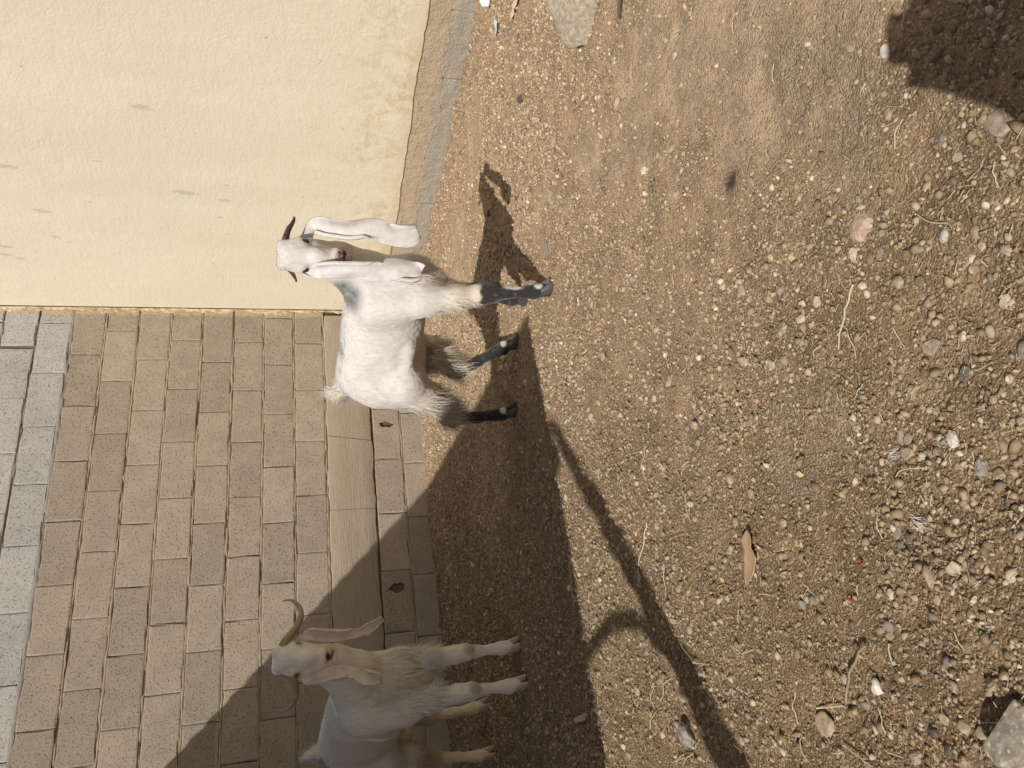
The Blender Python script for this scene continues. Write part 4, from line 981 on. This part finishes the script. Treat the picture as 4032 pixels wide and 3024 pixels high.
STRAWS=[
[(-2.571, -4.447), (-2.598, -4.415)],
[(-2.467, -4.42), (-2.471, -4.398)],
[(-2.727, -4.247), (-2.802, -4.167)],
[(-2.712, -4.401), (-2.742, -4.419), (-2.762, -4.441)],
[(-2.775, -4.198), (-2.797, -4.204), (-2.836, -4.197)],
[(-2.779, -4.139), (-2.783, -4.115)],
[(-3.033, -4.169), (-3.028, -4.198), (-3.043, -4.246)],
[(-2.945, -4.112), (-2.927, -4.101)],
[(-2.649, -3.42), (-2.698, -3.37)],
[(-2.757, -3.528), (-2.824, -3.557), (-2.899, -3.559)],
[(-2.821, -3.319), (-2.861, -3.277), (-2.907, -3.218)],
[(-2.955, -3.385), (-3.018, -3.362)],
[(-2.722, -2.673), (-2.899, -2.663)],
[(-3.287, -3.76), (-3.34, -3.739)],
[(-3.362, -3.74), (-3.395, -3.738)],
[(-3.381, -3.846), (-3.416, -3.904)],
[(-3.319, -3.805), (-3.323, -3.876)],
[(-3.154, -3.595), (-3.2, -3.632)],
[(-3.2, -3.632), (-3.196, -3.67)],
[(-3.363, -3.245), (-3.382, -3.183)],
[(-3.371, -3.254), (-3.378, -3.163)],
[(-3.364, -3.313), (-3.385, -3.247)],
[(-2.46, -4.512), (-2.445, -4.526)],
[(-2.24, -4.268), (-2.267, -4.244)],
[(-2.042, -4.224), (-2.076, -4.205)],
[(-0.961, -2.788), (-0.971, -2.707), (-0.943, -2.566)],
[(-1.709, -3.822), (-1.753, -3.794)],
[(-2.745, -4.54), (-2.776, -4.527)],
[(-3.156, -4.027), (-3.171, -4.02)],
[(-3.181, -3.994), (-3.169, -4.007)],
[(-3.191, -3.937), (-3.206, -3.941)],
[(-3.259, -4.183), (-3.287, -4.187)],
[(-3.119, -3.886), (-3.151, -3.908)],
[(-3.117, -3.664), (-3.141, -3.655)],
[(-3.239, -3.187), (-3.209, -3.235), (-3.197, -3.272)],
[(-3.251, -3.131), (-3.201, -3.168)],
[(-3.295, -3.081), (-3.259, -3.151)],
[(-3.08, -2.959), (-3.098, -2.989)],
[(-2.834, -4.459), (-2.849, -4.46)],
[(-3.371, -3.962), (-3.335, -3.967)],
[(-3.124, -3.365), (-3.177, -3.411), (-3.196, -3.483)],
[(-3.233, -3.463), (-3.278, -3.497)],
[(-3.003, -1.585), (-3.072, -1.643)],
]

# ------------------------------------------------------------------ stones: each notable one is a thing
def rock_mesh(name, kind, seed, sub=3):
    bm = bmesh.new(); bmesh.ops.create_icosphere(bm, subdivisions=sub, radius=1.0)
    V = np.array([v.co[:] for v in bm.verts]); r = np.random.default_rng(seed); off = r.uniform(-50, 50, 3)
    amp = dict(round=.10, rough=.26, slab=.12, flat=.14, boulder=.20, flatboulder=.14)[kind]
    d = 1 + amp*fbm(V+off, 1.3, 4 if sub < 5 else 6, seed, .55)
    if kind in ('rough', 'boulder'): d += .10*np.abs(fbm(V+off, 3.5, 3, seed+3))
    V = V*d[:, None]
    if kind in ('slab', 'flat', 'flatboulder', 'boulder', 'rough'):
        for k in range(dict(slab=9, flat=5, flatboulder=12, boulder=7, rough=9)[kind]):
            n = r.normal(0, 1, 3); n /= np.linalg.norm(n); h = r.uniform(.62, .86); e = V@n - h; m = e > 0; V[m] -= (e[m]*.92)[:, None]*n
    if kind in ('slab', 'flatboulder'):
        m = V[:, 2] > .62; V[m, 2] = .62 + (V[m, 2]-.62)*.1
    for v, c in zip(bm.verts, V): v.co = c
    me = bpy.data.meshes.new(name); bm.to_mesh(me); bm.free()
    if kind in ('round', 'boulder', 'flat', 'flatboulder'): me.polygons.foreach_set('use_smooth', np.ones(len(me.polygons), dtype=bool))
    return me
HGT = dict(round=.62, rough=.60, slab=.42, flat=.26, boulder=.62, flatboulder=.17)
def build_stones():
    for i, (nm, x, y, w, d, kind, colr, label) in enumerate(STONES):
        sub = 3 if nm == 'stone' else 5
        me = rock_mesh(nm, kind, 300+i, sub); rng = np.random.default_rng(500+i)
        o = link(nm, me, M['stone_'+colr]); hz = HGT[kind]*w*.5
        o.scale = (w*.53, d*.53, hz); ang = -YAW + rng.uniform(-.35, .35)
        o.rotation_euler = (rng.uniform(-.12, .12), rng.uniform(-.12, .12), ang)
        f = .35 if kind not in ('boulder', 'flatboulder') else .30
        o.location = (x, y, zs(x, y) + hz*f)
        if kind == 'flatboulder':     # a low rock whose flat top leans towards the yard
            o.scale = (.165, .165, .095); o.rotation_euler = (math.radians(14), 0, -YAW-.1); o.location = (-1.285, -3.738, .022)
        tag(o, label, 'stone' if nm == 'stone' else 'rock', 'stones on the dirt')
build_stones()

# ------------------------------------------------------------------ gravel
ICO_V = None
def unit_ico():
    bm = bmesh.new(); bmesh.ops.create_icosphere(bm, subdivisions=1, radius=1.0); bm.verts.ensure_lookup_table()
    V = np.array([v.co[:] for v in bm.verts]); F = np.array([[v.index for v in f.verts] for f in bm.faces]); bm.free(); return V, F
PEB = np.array([(.31, .23, .145), (.245, .178, .112), (.41, .315, .21), (.48, .38, .265), (.37, .28, .19), (.20, .15, .10), (.285, .245, .19), (.56, .47, .355), (.44, .325, .235), (.64, .56, .46)])
PW = np.array([.21, .18, .17, .12, .12, .08, .05, .04, .03, .01])
def wedge(x, y, lo=-.85, hi=.62):
    a = np.arctan2(x-CAM[0], y-CAM[1]) - YAW; return (a > lo) & (a < hi)
def sample_ground(n, weight, rng):
    X = []; Y = []; got = 0
    while got < n:
        x = rng.uniform(-4.0, -.012, n*3); y = rng.uniform(-4.8, -.012, n*3)
        k = wedge(x, y) & (rng.random(n*3) < weight(x, y)*np.where(wedge(x, y, -.56), 1, .5)); X.append(x[k]); Y.append(y[k]); got += k.sum()
    return np.concatenate(X)[:n], np.concatenate(Y)[:n]
def pebble_cloud(name, n, weight, rad, base_v, base_f, seed, squash=(.55, .95), sink=.15, jitter=.30):
    rng = np.random.default_rng(seed); x, y = sample_ground(n, weight, rng); r = rad(x, y, rng)
    z = soil_z(x, y); m = len(base_v)
    sc = np.stack([r*rng.uniform(.85, 1.35, n), r*rng.uniform(.7, 1.05, n), r*rng.uniform(*squash, n)], 1)
    a = rng.uniform(0, 2*math.pi, n); tx = rng.normal(0, .3, n); ty = rng.normal(0, .3, n)
    U = base_v[None]*(1+rng.normal(0, jitter, (n, m, 1))) * sc[:, None, :]
    c, s = np.cos(tx)[:, None], np.sin(tx)[:, None]; U = np.stack([U[..., 0], c*U[..., 1]-s*U[..., 2], s*U[..., 1]+c*U[..., 2]], -1)
    c, s = np.cos(ty)[:, None], np.sin(ty)[:, None]; U = np.stack([c*U[..., 0]+s*U[..., 2], U[..., 1], -s*U[..., 0]+c*U[..., 2]], -1)
    c, s = np.cos(a)[:, None], np.sin(a)[:, None]; U = np.stack([c*U[..., 0]-s*U[..., 1], s*U[..., 0]+c*U[..., 1], U[..., 2]], -1)
    U += np.stack([x, y, z + sc[:, 2]*sink], 1)[:, None, :]
    F = (base_f[None]+(np.arange(n)*m)[:, None, None]).reshape(-1, base_f.shape[1])
    ci = rng.choice(len(PEB), n, p=PW/PW.sum()); C = PEB[ci]*rng.uniform(.8, 1.2, (n, 1))
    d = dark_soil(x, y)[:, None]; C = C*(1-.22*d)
    return fast_mesh(name, U.reshape(-1, 3), F, np.repeat(C, m, 0))
def build_gravel():
    iv, if_ = unit_ico()
    def dist(x, y): return np.hypot(x-CAM[0], y-CAM[1])
    def wt(x, y):
        d = dist(x, y); P = np.stack([x, y, 0*x], 1)
        w = np.interp(d, [.6, 1.5, 2.4, 3.6, 5.5], [.9, .95, .80, .55, .30])*(1-.86*low_mask(x, y))*(.62+.5*dense_mask(x, y))
        return w*np.clip(.8+.55*fbm(P, 5, 3, 61), .15, 1.3)
    def rad(x, y, rng):
        d = dist(x, y); b = np.interp(d, [.8, 1.6, 3.0, 5.0], [.0030, .0033, .0043, .0058])
        return np.clip(b*np.exp(rng.normal(0, .42, len(x))), .0016, .0095)
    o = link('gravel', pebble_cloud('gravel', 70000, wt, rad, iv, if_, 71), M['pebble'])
    tag(o, 'loose brown and tan gravel covering the dirt yard', 'gravel', None, 'stuff')
    ov = np.array([(1, 0, 0), (-1, 0, 0), (0, 1, 0), (0, -1, 0), (0, 0, 1), (0, 0, -1)], float); of = np.array([(0, 2, 4), (2, 1, 4), (1, 3, 4), (3, 0, 4), (2, 0, 5), (1, 2, 5), (3, 1, 5), (0, 3, 5)])
    def wt2(x, y): return np.interp(dist(x, y), [.6, 1.6, 2.6, 3.6, 5], [1.0, .9, .7, .45, .15])*(1-.6*low_mask(x, y))*.8
    o = link('grit', pebble_cloud('grit', 112000, wt2, lambda x, y, rng: np.clip(np.interp(dist(x, y), [1, 2, 4], [.0015, .0019, .0030])*np.exp(rng.normal(0, .35, len(x))), .0008, .0045), ov, of, 72), M['pebble'])
    tag(o, 'fine gritty crumbs between the pebbles', 'grit', None, 'stuff')
    # the largest loose pebbles one by one
    classes = [('tan', 'small tan pebble lying loose in the gravel', 'small tan pebbles'), ('brown', 'small dark brown pebble lying loose in the gravel', 'small brown pebbles'), ('cream', 'small cream pebble lying loose in the gravel', 'small cream pebbles'),
               ('pink', 'small pinkish pebble lying loose in the gravel', 'small pinkish pebbles'), ('grey', 'small grey pebble lying loose in the gravel', 'small grey pebbles'), ('greytan', 'small grey-brown pebble lying loose in the gravel', 'small grey-brown pebbles')]
    shapes = {}
    for ci, (c, _, _) in enumerate(classes):
        for k in range(4):
            me = rock_mesh('pebble', ['round', 'rough', 'slab', 'round'][k], 700+ci*7+k, 2); me.materials.append(M['stone_'+c]); shapes[c, k] = me
    rng = np.random.default_rng(77)
    x, y = sample_ground(216, lambda x, y: np.interp(dist(x, y), [.6, 1.5, 2.5, 4.5], [1, .8, .28, .08])*(1-.7*low_mask(x, y)), rng)
    for i in range(len(x)):
        if any(math.hypot(x[i]-s[1], y[i]-s[2]) < .6*max(s[3], s[4])+.006 for s in STONES): continue
        ci = rng.choice(6, p=[.32, .2, .16, .12, .1, .1]); c, lab, grp = classes[ci]
        o = bpy.data.objects.new('pebble', shapes[c, int(rng.integers(4))]); COL.objects.link(o)
        r = np.interp(dist(x[i:i+1], y[i:i+1])[0], [1, 2.5, 4], [.0062, .008, .011])*rng.uniform(.85, 1.5)
        o.scale = (r*rng.uniform(.9, 1.35), r, r*rng.uniform(.5, .8)); o.rotation_euler = (rng.normal(0, .25), rng.normal(0, .25), rng.uniform(0, 6.3)); o.location = (x[i], y[i], zs(x[i], y[i])+r*.28)
        tag(o, lab, 'pebble', grp)
build_gravel()

# ------------------------------------------------------------------ straw and other litter
def straw_obj(pts, r, mat, label, group, name='straw', n=9, cat='straw', z0=.004):
    C = crom([(a, b, 0) for a, b in pts], n); rng = np.random.default_rng(int(abs(pts[0][0]*1e4)) % 9999)
    C = [np.array((c[0], c[1], zs(c[0], c[1])+z0+rng.uniform(0, .002)+.003*math.sin(i*math.pi/(n-1)))) for i, c in enumerate(C)]
    o = link(name, tube_mesh(name, C, [r*(1-.3*i/(n-1)) for i in range(n)], 5), M[mat]); 
    return tag(o, label, cat, group)
STRAW_LABEL = {0: 'dry straw lying below the flat stone by the photographer shadow', 2: 'longest straight straw, lying across the coarse gravel', 3: 'curved dry stalk lying near the right edge of the picture', 6: 'bent straw beside the tan wedge-shaped stone', 8: 'straight straw right of the post shadow tip', 9: 'long curved straw running out from the white fluff', 10: 'thick pale straw touching the post shadow', 12: 'long thin straw along the edge of the roof shadow',
               15: 'thick straw cut by the bottom edge of the picture', 16: 'pale straw lying against the brick-shaped tan stone', 25: 'long bent straw right of the goat head shadow'}
def build_litter():
    for i, pts in enumerate(STRAWS):
        straw_obj(pts, .0010 if i not in (2, 15, 16, 10) else .0016, 'straw', STRAW_LABEL.get(i, 'short dry straw lying on the gravel'), 'dry straws')
    rng = np.random.default_rng(5); x, y = sample_ground(48, lambda x, y: np.interp(np.hypot(x-CAM[0], y-CAM[1]), [.6, 2, 4], [1, .7, .1])*sstep(-2.4, -3.1, x+.3*(y+3.5)), rng)
    for a, b in zip(x, y):
        an = rng.uniform(0, 6.3); L = rng.uniform(.012, .045); q = (a+L*math.cos(an), b+L*math.sin(an)); mid = ((a+q[0])/2+rng.normal(0, .001), (b+q[1])/2+rng.normal(0, .001))
        straw_obj([(a, b), mid, q], rng.uniform(.0006, .0011), 'straw', 'short dry straw lying on the gravel', 'dry straws', n=5)
    # chaff, far too much to count
    n = 4200; x, y = sample_ground(n, lambda x, y: np.interp(np.hypot(x-CAM[0], y-CAM[1]), [.6, 2, 4], [1, .6, .1])*(.06+.94*sstep(-2.0, -2.9, x+.25*(y+3.5))), rng)
    an = rng.uniform(0, 6.3, n); L = rng.uniform(.002, .008, n); w = rng.uniform(.0003, .0006, n); z = soil_z(x, y)+.0045+rng.uniform(0, .004, n); dz = rng.normal(0, .002, n)
    d = np.stack([np.cos(an), np.sin(an)], 1); s = np.stack([-d[:, 1], d[:, 0]], 1)
    V = np.zeros((n, 6, 3)); p0 = np.stack([x, y], 1)-d*L[:, None]; p1 = np.stack([x, y], 1)+d*L[:, None]
    V[:, 0, :2] = p0+s*w[:, None]; V[:, 1, :2] = p0-s*w[:, None]; V[:, 2, :2] = p0; V[:, 3, :2] = p1+s*w[:, None]; V[:, 4, :2] = p1-s*w[:, None]; V[:, 5, :2] = p1
    V[:, :3, 2] = (z-dz)[:, None]; V[:, 3:, 2] = (z+dz)[:, None]; V[:, 2, 2] += w*1.5; V[:, 5, 2] += w*1.5
    F = (np.array([(0, 2, 5), (0, 5, 3), (2, 1, 4), (2, 4, 5), (1, 0, 3), (1, 3, 4)])[None]+(np.arange(n)*6)[:, None, None]).reshape(-1, 3)
    tag(link('straw_chaff', fast_mesh('straw_chaff', V.reshape(-1, 3), F), M['straw']), 'tiny broken bits of straw scattered over the ground', 'chaff', None, 'stuff')
    def sheet(name, a, b, width, prof, mat, label, cat, lift=.006, bend=.01, n=14, m=5, thick=.0008, group=None, seed=1):
        """a thin curled leaf-like body from a to b whose half width follows prof(s)"""
        a = np.array((*a, 0.)); b = np.array((*b, 0.)); d = b-a; L = np.linalg.norm(d[:2]); d /= L; s = np.array((-d[1], d[0], 0)); r = np.random.default_rng(seed); V = []
        for i in range(n):
            t_ = i/(n-1); c = a+d*L*t_; hw = width*prof(t_)
            for j in range(m):
                e = 2*j/(m-1)-1; V.append((*(c+s*hw*e)[:2], zs(c[0], c[1])+lift+bend*(t_-.5)**2*2+.15*hw*e*e+r.normal(0, .0004)))
        F = [(i*m+j, i*m+j+1, (i+1)*m+j+1, (i+1)*m+j) for i in range(n-1) for j in range(m-1)]
        o = link(name, py_mesh(name, V, F), M[mat], smooth=True); md = o.modifiers.new('t', 'SOLIDIFY'); md.thickness = thick
        return tag(o, label, cat, group)
    leafp = lambda t_: max(.02, math.sin(math.pi*t_**.85))**.8
    sheet('dry_leaf', (-2.990, -3.790), (-3.080, -3.712), .024, leafp, 'leaf', 'brown dry pointed leaf lying on the gravel', 'leaf', .007, .012, 18, 7)
    sheet('feather', (-3.224, -2.482), (-3.217, -2.636), .010, lambda t_: .25+.75*math.sin(math.pi*min(1, t_*.9+.1))**.6, 'feather_grey', 'grey feather lying in the roof shadow near its edge', 'feather', .008, .01)
    sheet('wood_chip', (-.630, -3.275), (-.648, -3.150), .016, lambda t_: 1.0 if t_ < .9 else .7, 'wood_chip', 'pale splinter of wood between the white wrapper and the flat slab', 'wood chip', .008, .0, thick=.006)
    sheet('plastic_film', (-.40, -2.955), (-.49, -2.935), .028, leafp, 'plastic_film', 'crumpled greyish film beside the white wrapper', 'litter', .006, .02)
    o = link('stick', tube_mesh('stick', [(-1.530, -3.91, .012), (-1.548, -3.878, .012), (-1.568, -3.850, .008)], [.0065, .006, .005], 6), M['stick']); tag(o, 'short black stick at the top edge of the picture', 'stick')
    # wrapper: a crumpled blob of thin plastic
    me = rock_mesh('plastic_wrapper', 'rough', 990, 4); o = link('plastic_wrapper', me, M['wrapper']); o.scale = (.05, .032, .026); o.location = (-.19, -2.895, .018); o.rotation_euler = (.2, .1, .5); tag(o, 'crumpled white plastic wrapper beside the painted wall foot', 'wrapper')
    # forked twig
    tw = straw_obj([(-3.318, -3.889), (-3.286, -3.925), (-3.265, -3.961), (-3.245, -4.003)], .0028, 'twig', 'grey-brown forked twig lying near the brick-shaped stone', None, 'twig', 10, 'twig', .008)
    C = [(-3.265, -3.961), (-3.245, -3.965), (-3.232, -3.985)]
    def fluff(name, x, y, size, count, mat, label, cat, seed, up=.35):
        r = np.random.default_rng(seed); V = []; F = []
        main = r.uniform(0, 3.1)
        for k in range(count):
            a = main + r.normal(0, .45) + (math.pi if r.random() < .45 else 0); L = size*r.uniform(.25, 1.0); d = np.array((math.cos(a), math.sin(a), up*r.random())); s = np.array((-d[1], d[0], 0))*size*.016; c0 = np.array((x+r.normal(0, size*.2), y+r.normal(0, size*.2), zs(x, y)+.007)); b0 = len(V)
            for t_ in (0, .5, 1):
                c = c0+d*L*t_+np.array((0, 0, .2*L*math.sin(3*t_)))+s*r.normal(0, 3)*t_; wv = s*(1-t_*.8); V += [c-wv, c+wv]
            F += [(b0, b0+1, b0+3, b0+2), (b0+2, b0+3, b0+5, b0+4)]
        return tag(link(name, py_mesh(name, V, F), M[mat]), label, cat)
    fluff('feather_tuft', -3.000, -4.190, .020, 46, 'feather_white', 'white downy feather beside the tan wedge-shaped stone', 'feather', 1)
    fluff('feather_tuft', -3.111, -4.195, .026, 34, 'feather_white', 'white branching root-like fluff right of the dry leaf', 'feather', 2)
    fluff('feather_tuft', -2.740, -3.493, .026, 40, 'feather_white', 'white feather scrap at the head of the long curved straw', 'feather', 3)
    fluff('feather_tuft', -2.940, -3.221, .024, 36, 'feather_white', 'white feather scrap inside the post shadow', 'feather', 4)
    fluff('feather_tuft', -3.136, -4.000, .014, 30, 'feather_white', 'faint white down beside the red petal right of the leaf', 'feather', 5)
    fluff('feather_tuft', -2.899, -4.182, .010, 40, 'feather_white', 'small bright white tuft on a dark dropping', 'feather', 6)
    fluff('feather_tuft', -2.341, -4.062, .036, 110, 'feather_dark', 'dark brown tuft of hair on the dusty ground', 'tuft', 7, .15)
    fluff('feather_tuft', -1.90, -2.50, .03, 14, 'feather_white', 'thin white strands in the shadow between the rear hooves', 'feather', 8)
    fluff('feather_tuft', -2.90, -3.36, .016, 26, 'feather_white', 'grey-white down near the curved branch shadow', 'feather', 9)
    for k, (x, y, l) in enumerate([(-3.125, -4.046, 'crumpled dark red petal right of the dry leaf'), (-3.174, -4.007, 'dark red petal beside a pale upright straw'), (-2.675, -3.075, 'red petal on the lit edge of the post shadow'), (-2.695, -3.034, 'red petal inside the post shadow'), (-3.37, -3.55, 'red petal at the bottom picture edge by the post shadow'), (-2.755, -3.148, 'red petal just outside the post shadow'), (-3.005, -3.80, 'tiny red petal touching the tip of the dry leaf')]):
        an = k*1.3; sheet('petal', (x-.005*math.cos(an), y-.005*math.sin(an)), (x+.005*math.cos(an), y+.005*math.sin(an)), .003, leafp, 'petal', l, 'petal', .006, .012, 7, 4, group='red petals', seed=k)
    me = rock_mesh('crumb', 'rough', 880, 2); o = link('crumb', me, M['yellow_crumb']); o.scale = (.012, .006, .005); o.location = (-2.936, -3.952, zs(-2.936, -3.952)+.004); o.rotation_euler = (0, 0, .9); tag(o, 'yellow crumb on the bare soil patch', 'crumb')
build_litter()

# ------------------------------------------------------------------ the photographer, crouching behind the camera with the phone (only the shadow reaches the picture)
def build_person():
    fh = np.array([math.sin(YAW), math.cos(YAW), 0]); rh = np.array([math.cos(YAW), -math.sin(YAW), 0]); g0 = np.array([CAM[0], CAM[1], 0])
    O = g0 - .5*fh
    root = empty('person', tuple(O)); tag(root, 'person in a pale shirt crouching behind the camera, holding a phone up', 'person')
    I = Implicit((-.36, -.46, -.005), (.36, .56, 1.16), .0065)     # local: x right, y forward, z up, origin under the chest
    def L(r, f, z): return (r, f+.5, z)
    I.chain([(L(0, -.70, .30), .145), (L(0, -.64, .50), .135), (L(0, -.56, .68), .140), (L(0, -.52, .79), .095)], .06)
    for s in (-1, 1): I.rc(L(s*.08, -.54, .74), .085, L(s*.175, -.52, .755), .062, .05)
    I.rc(L(0, -.50, .80), .055, L(0, -.455, .92), .052, .03)
    I.el(L(0, -.43, 1.00), (.074, .092, .105), .03); I.el(L(0, -.375, .935), (.046, .05, .045), .03); I.rc(L(0, -.345, .995), .010, L(0, -.325, .965), .014, .012)
    for s in (-1, 1):
        I.el(L(s*.076, -.43, .985), (.010, .022, .030), .01); I.el(L(s*.03, -.348, 1.004), (.014, .008, .008), .008, sub=True)
        I.chain([(L(s*.175, -.52, .755), .058), (L(s*.20, -.36, .60), .048), (L(s*.165, -.22, .52), .046)], .03)
        I.chain([(L(s*.165, -.22, .52), .046), (L(s*.12-.01, -.14, .62), .043), (L(s*.075 - .010, -.075, .715), .034)], .03)
        I.chain([(L(s*.09, -.68, .30), .115), (L(s*.15, -.48, .44), .085), (L(s*.17, -.36, .47), .062)], .04)
        I.chain([(L(s*.17, -.36, .47), .060), (L(s*.16, -.46, .25), .052), (L(s*.15, -.54, .10), .036), (L(s*.15, -.55, .06), .036)], .03)
        I.chain([(L(s*.15, -.56, .045), .036), (L(s*.155, -.46, .04), .036), (L(s*.165, -.36, .025), .026)], .02)
        # hand: palm beside the phone, four fingers on its back, thumb on its face
        px = s*.046 - .010
        w = L(s*.075-.010, -.075, .715); pa = np.array(L(px+s*.010, -.045, .762)); I.el(pa, (.018, .026, .042), .02); I.rc(w, .034, tuple(pa), .022, .02); I.rc(tuple(pa), .022, L(-.010+s*.012, -.05, .715), .026, .02)
        for k in range(4):
            zf = .755+.020*k; I.chain([(L(px+s*.014, -.030, zf), .0095), (L(px+s*.010, -.008+.002*k, zf+.004), .0088), (L(px-s*.018-s*.004*(k % 2), -.006, zf+.006), .0075)], .006)
        I.chain([(L(px+s*.010, -.060, .765), .012), (L(px-s*.004, -.066, .790), .0100), (L(px-s*.012, -.058, .806), .0082)], .008)
    V, Q = I.mesh(2); x, y, z = V.T; C = np.tile(np.array([.55, .53, .49]), (len(V), 1)); f = y-.5
    skin = ((z > .85) & (f > -.60)) | ((f > -.20) & (z > .55)); trousers = (z < .50) & ~((f > -.34) & (z > .45)) ; C[trousers] = (.10, .10, .12); C[skin] = (.33, .19, .12); C[(z < .085)] = (.06, .045, .035)
    C[(np.abs(x) > .10) & (f > -.34) & (z > .5) & (z < .72) & (np.abs(x) > .14)] = (.55, .53, .49)
    me = fast_mesh('body', V, Q, C); b = link('body', me, M['person'], root, smooth=True)
    root.rotation_euler = (0, 0, -YAW)
    hv = Implicit((-.12, -.12, .9), (.12, .22, 1.16), .008); hv.el(L(0, -.44, 1.03), (.082, .098, .092), .02); hv.el(L(0, -.36, .975), (.10, .06, .055), .02, sub=True)
    hV, hQ = hv.mesh(2); link('hair', fast_mesh('hair', hV, hQ), M['dark_hair'], root, smooth=True)
    # the phone itself: rounded slab right behind the lens
    bm = bmesh.new(); bmesh.ops.create_cube(bm, size=1.0); bmesh.ops.scale(bm, vec=(.0760, .0090, .1500), verts=bm.verts)
    bmesh.ops.bevel(bm, geom=[e for e in bm.edges if abs((e.verts[0].co-e.verts[1].co).y) > .005], offset=.005, segments=4, affect='EDGES')
    bmesh.ops.bevel(bm, geom=list(bm.edges), offset=.001, segments=1, affect='EDGES')
    ph = bm_obj('phone', bm, M['phone']); c = CAM - FWD*.0075 - RT*.010 + DN*.0685
    ph.matrix_world = Matrix(((RT[0], FWD[0], -DN[0], c[0]), (RT[1], FWD[1], -DN[1], c[1]), (RT[2], FWD[2], -DN[2], c[2]), (0, 0, 0, 1)))
    tag(ph, 'slim dark phone held upright by the crouching person', 'phone')
build_person()
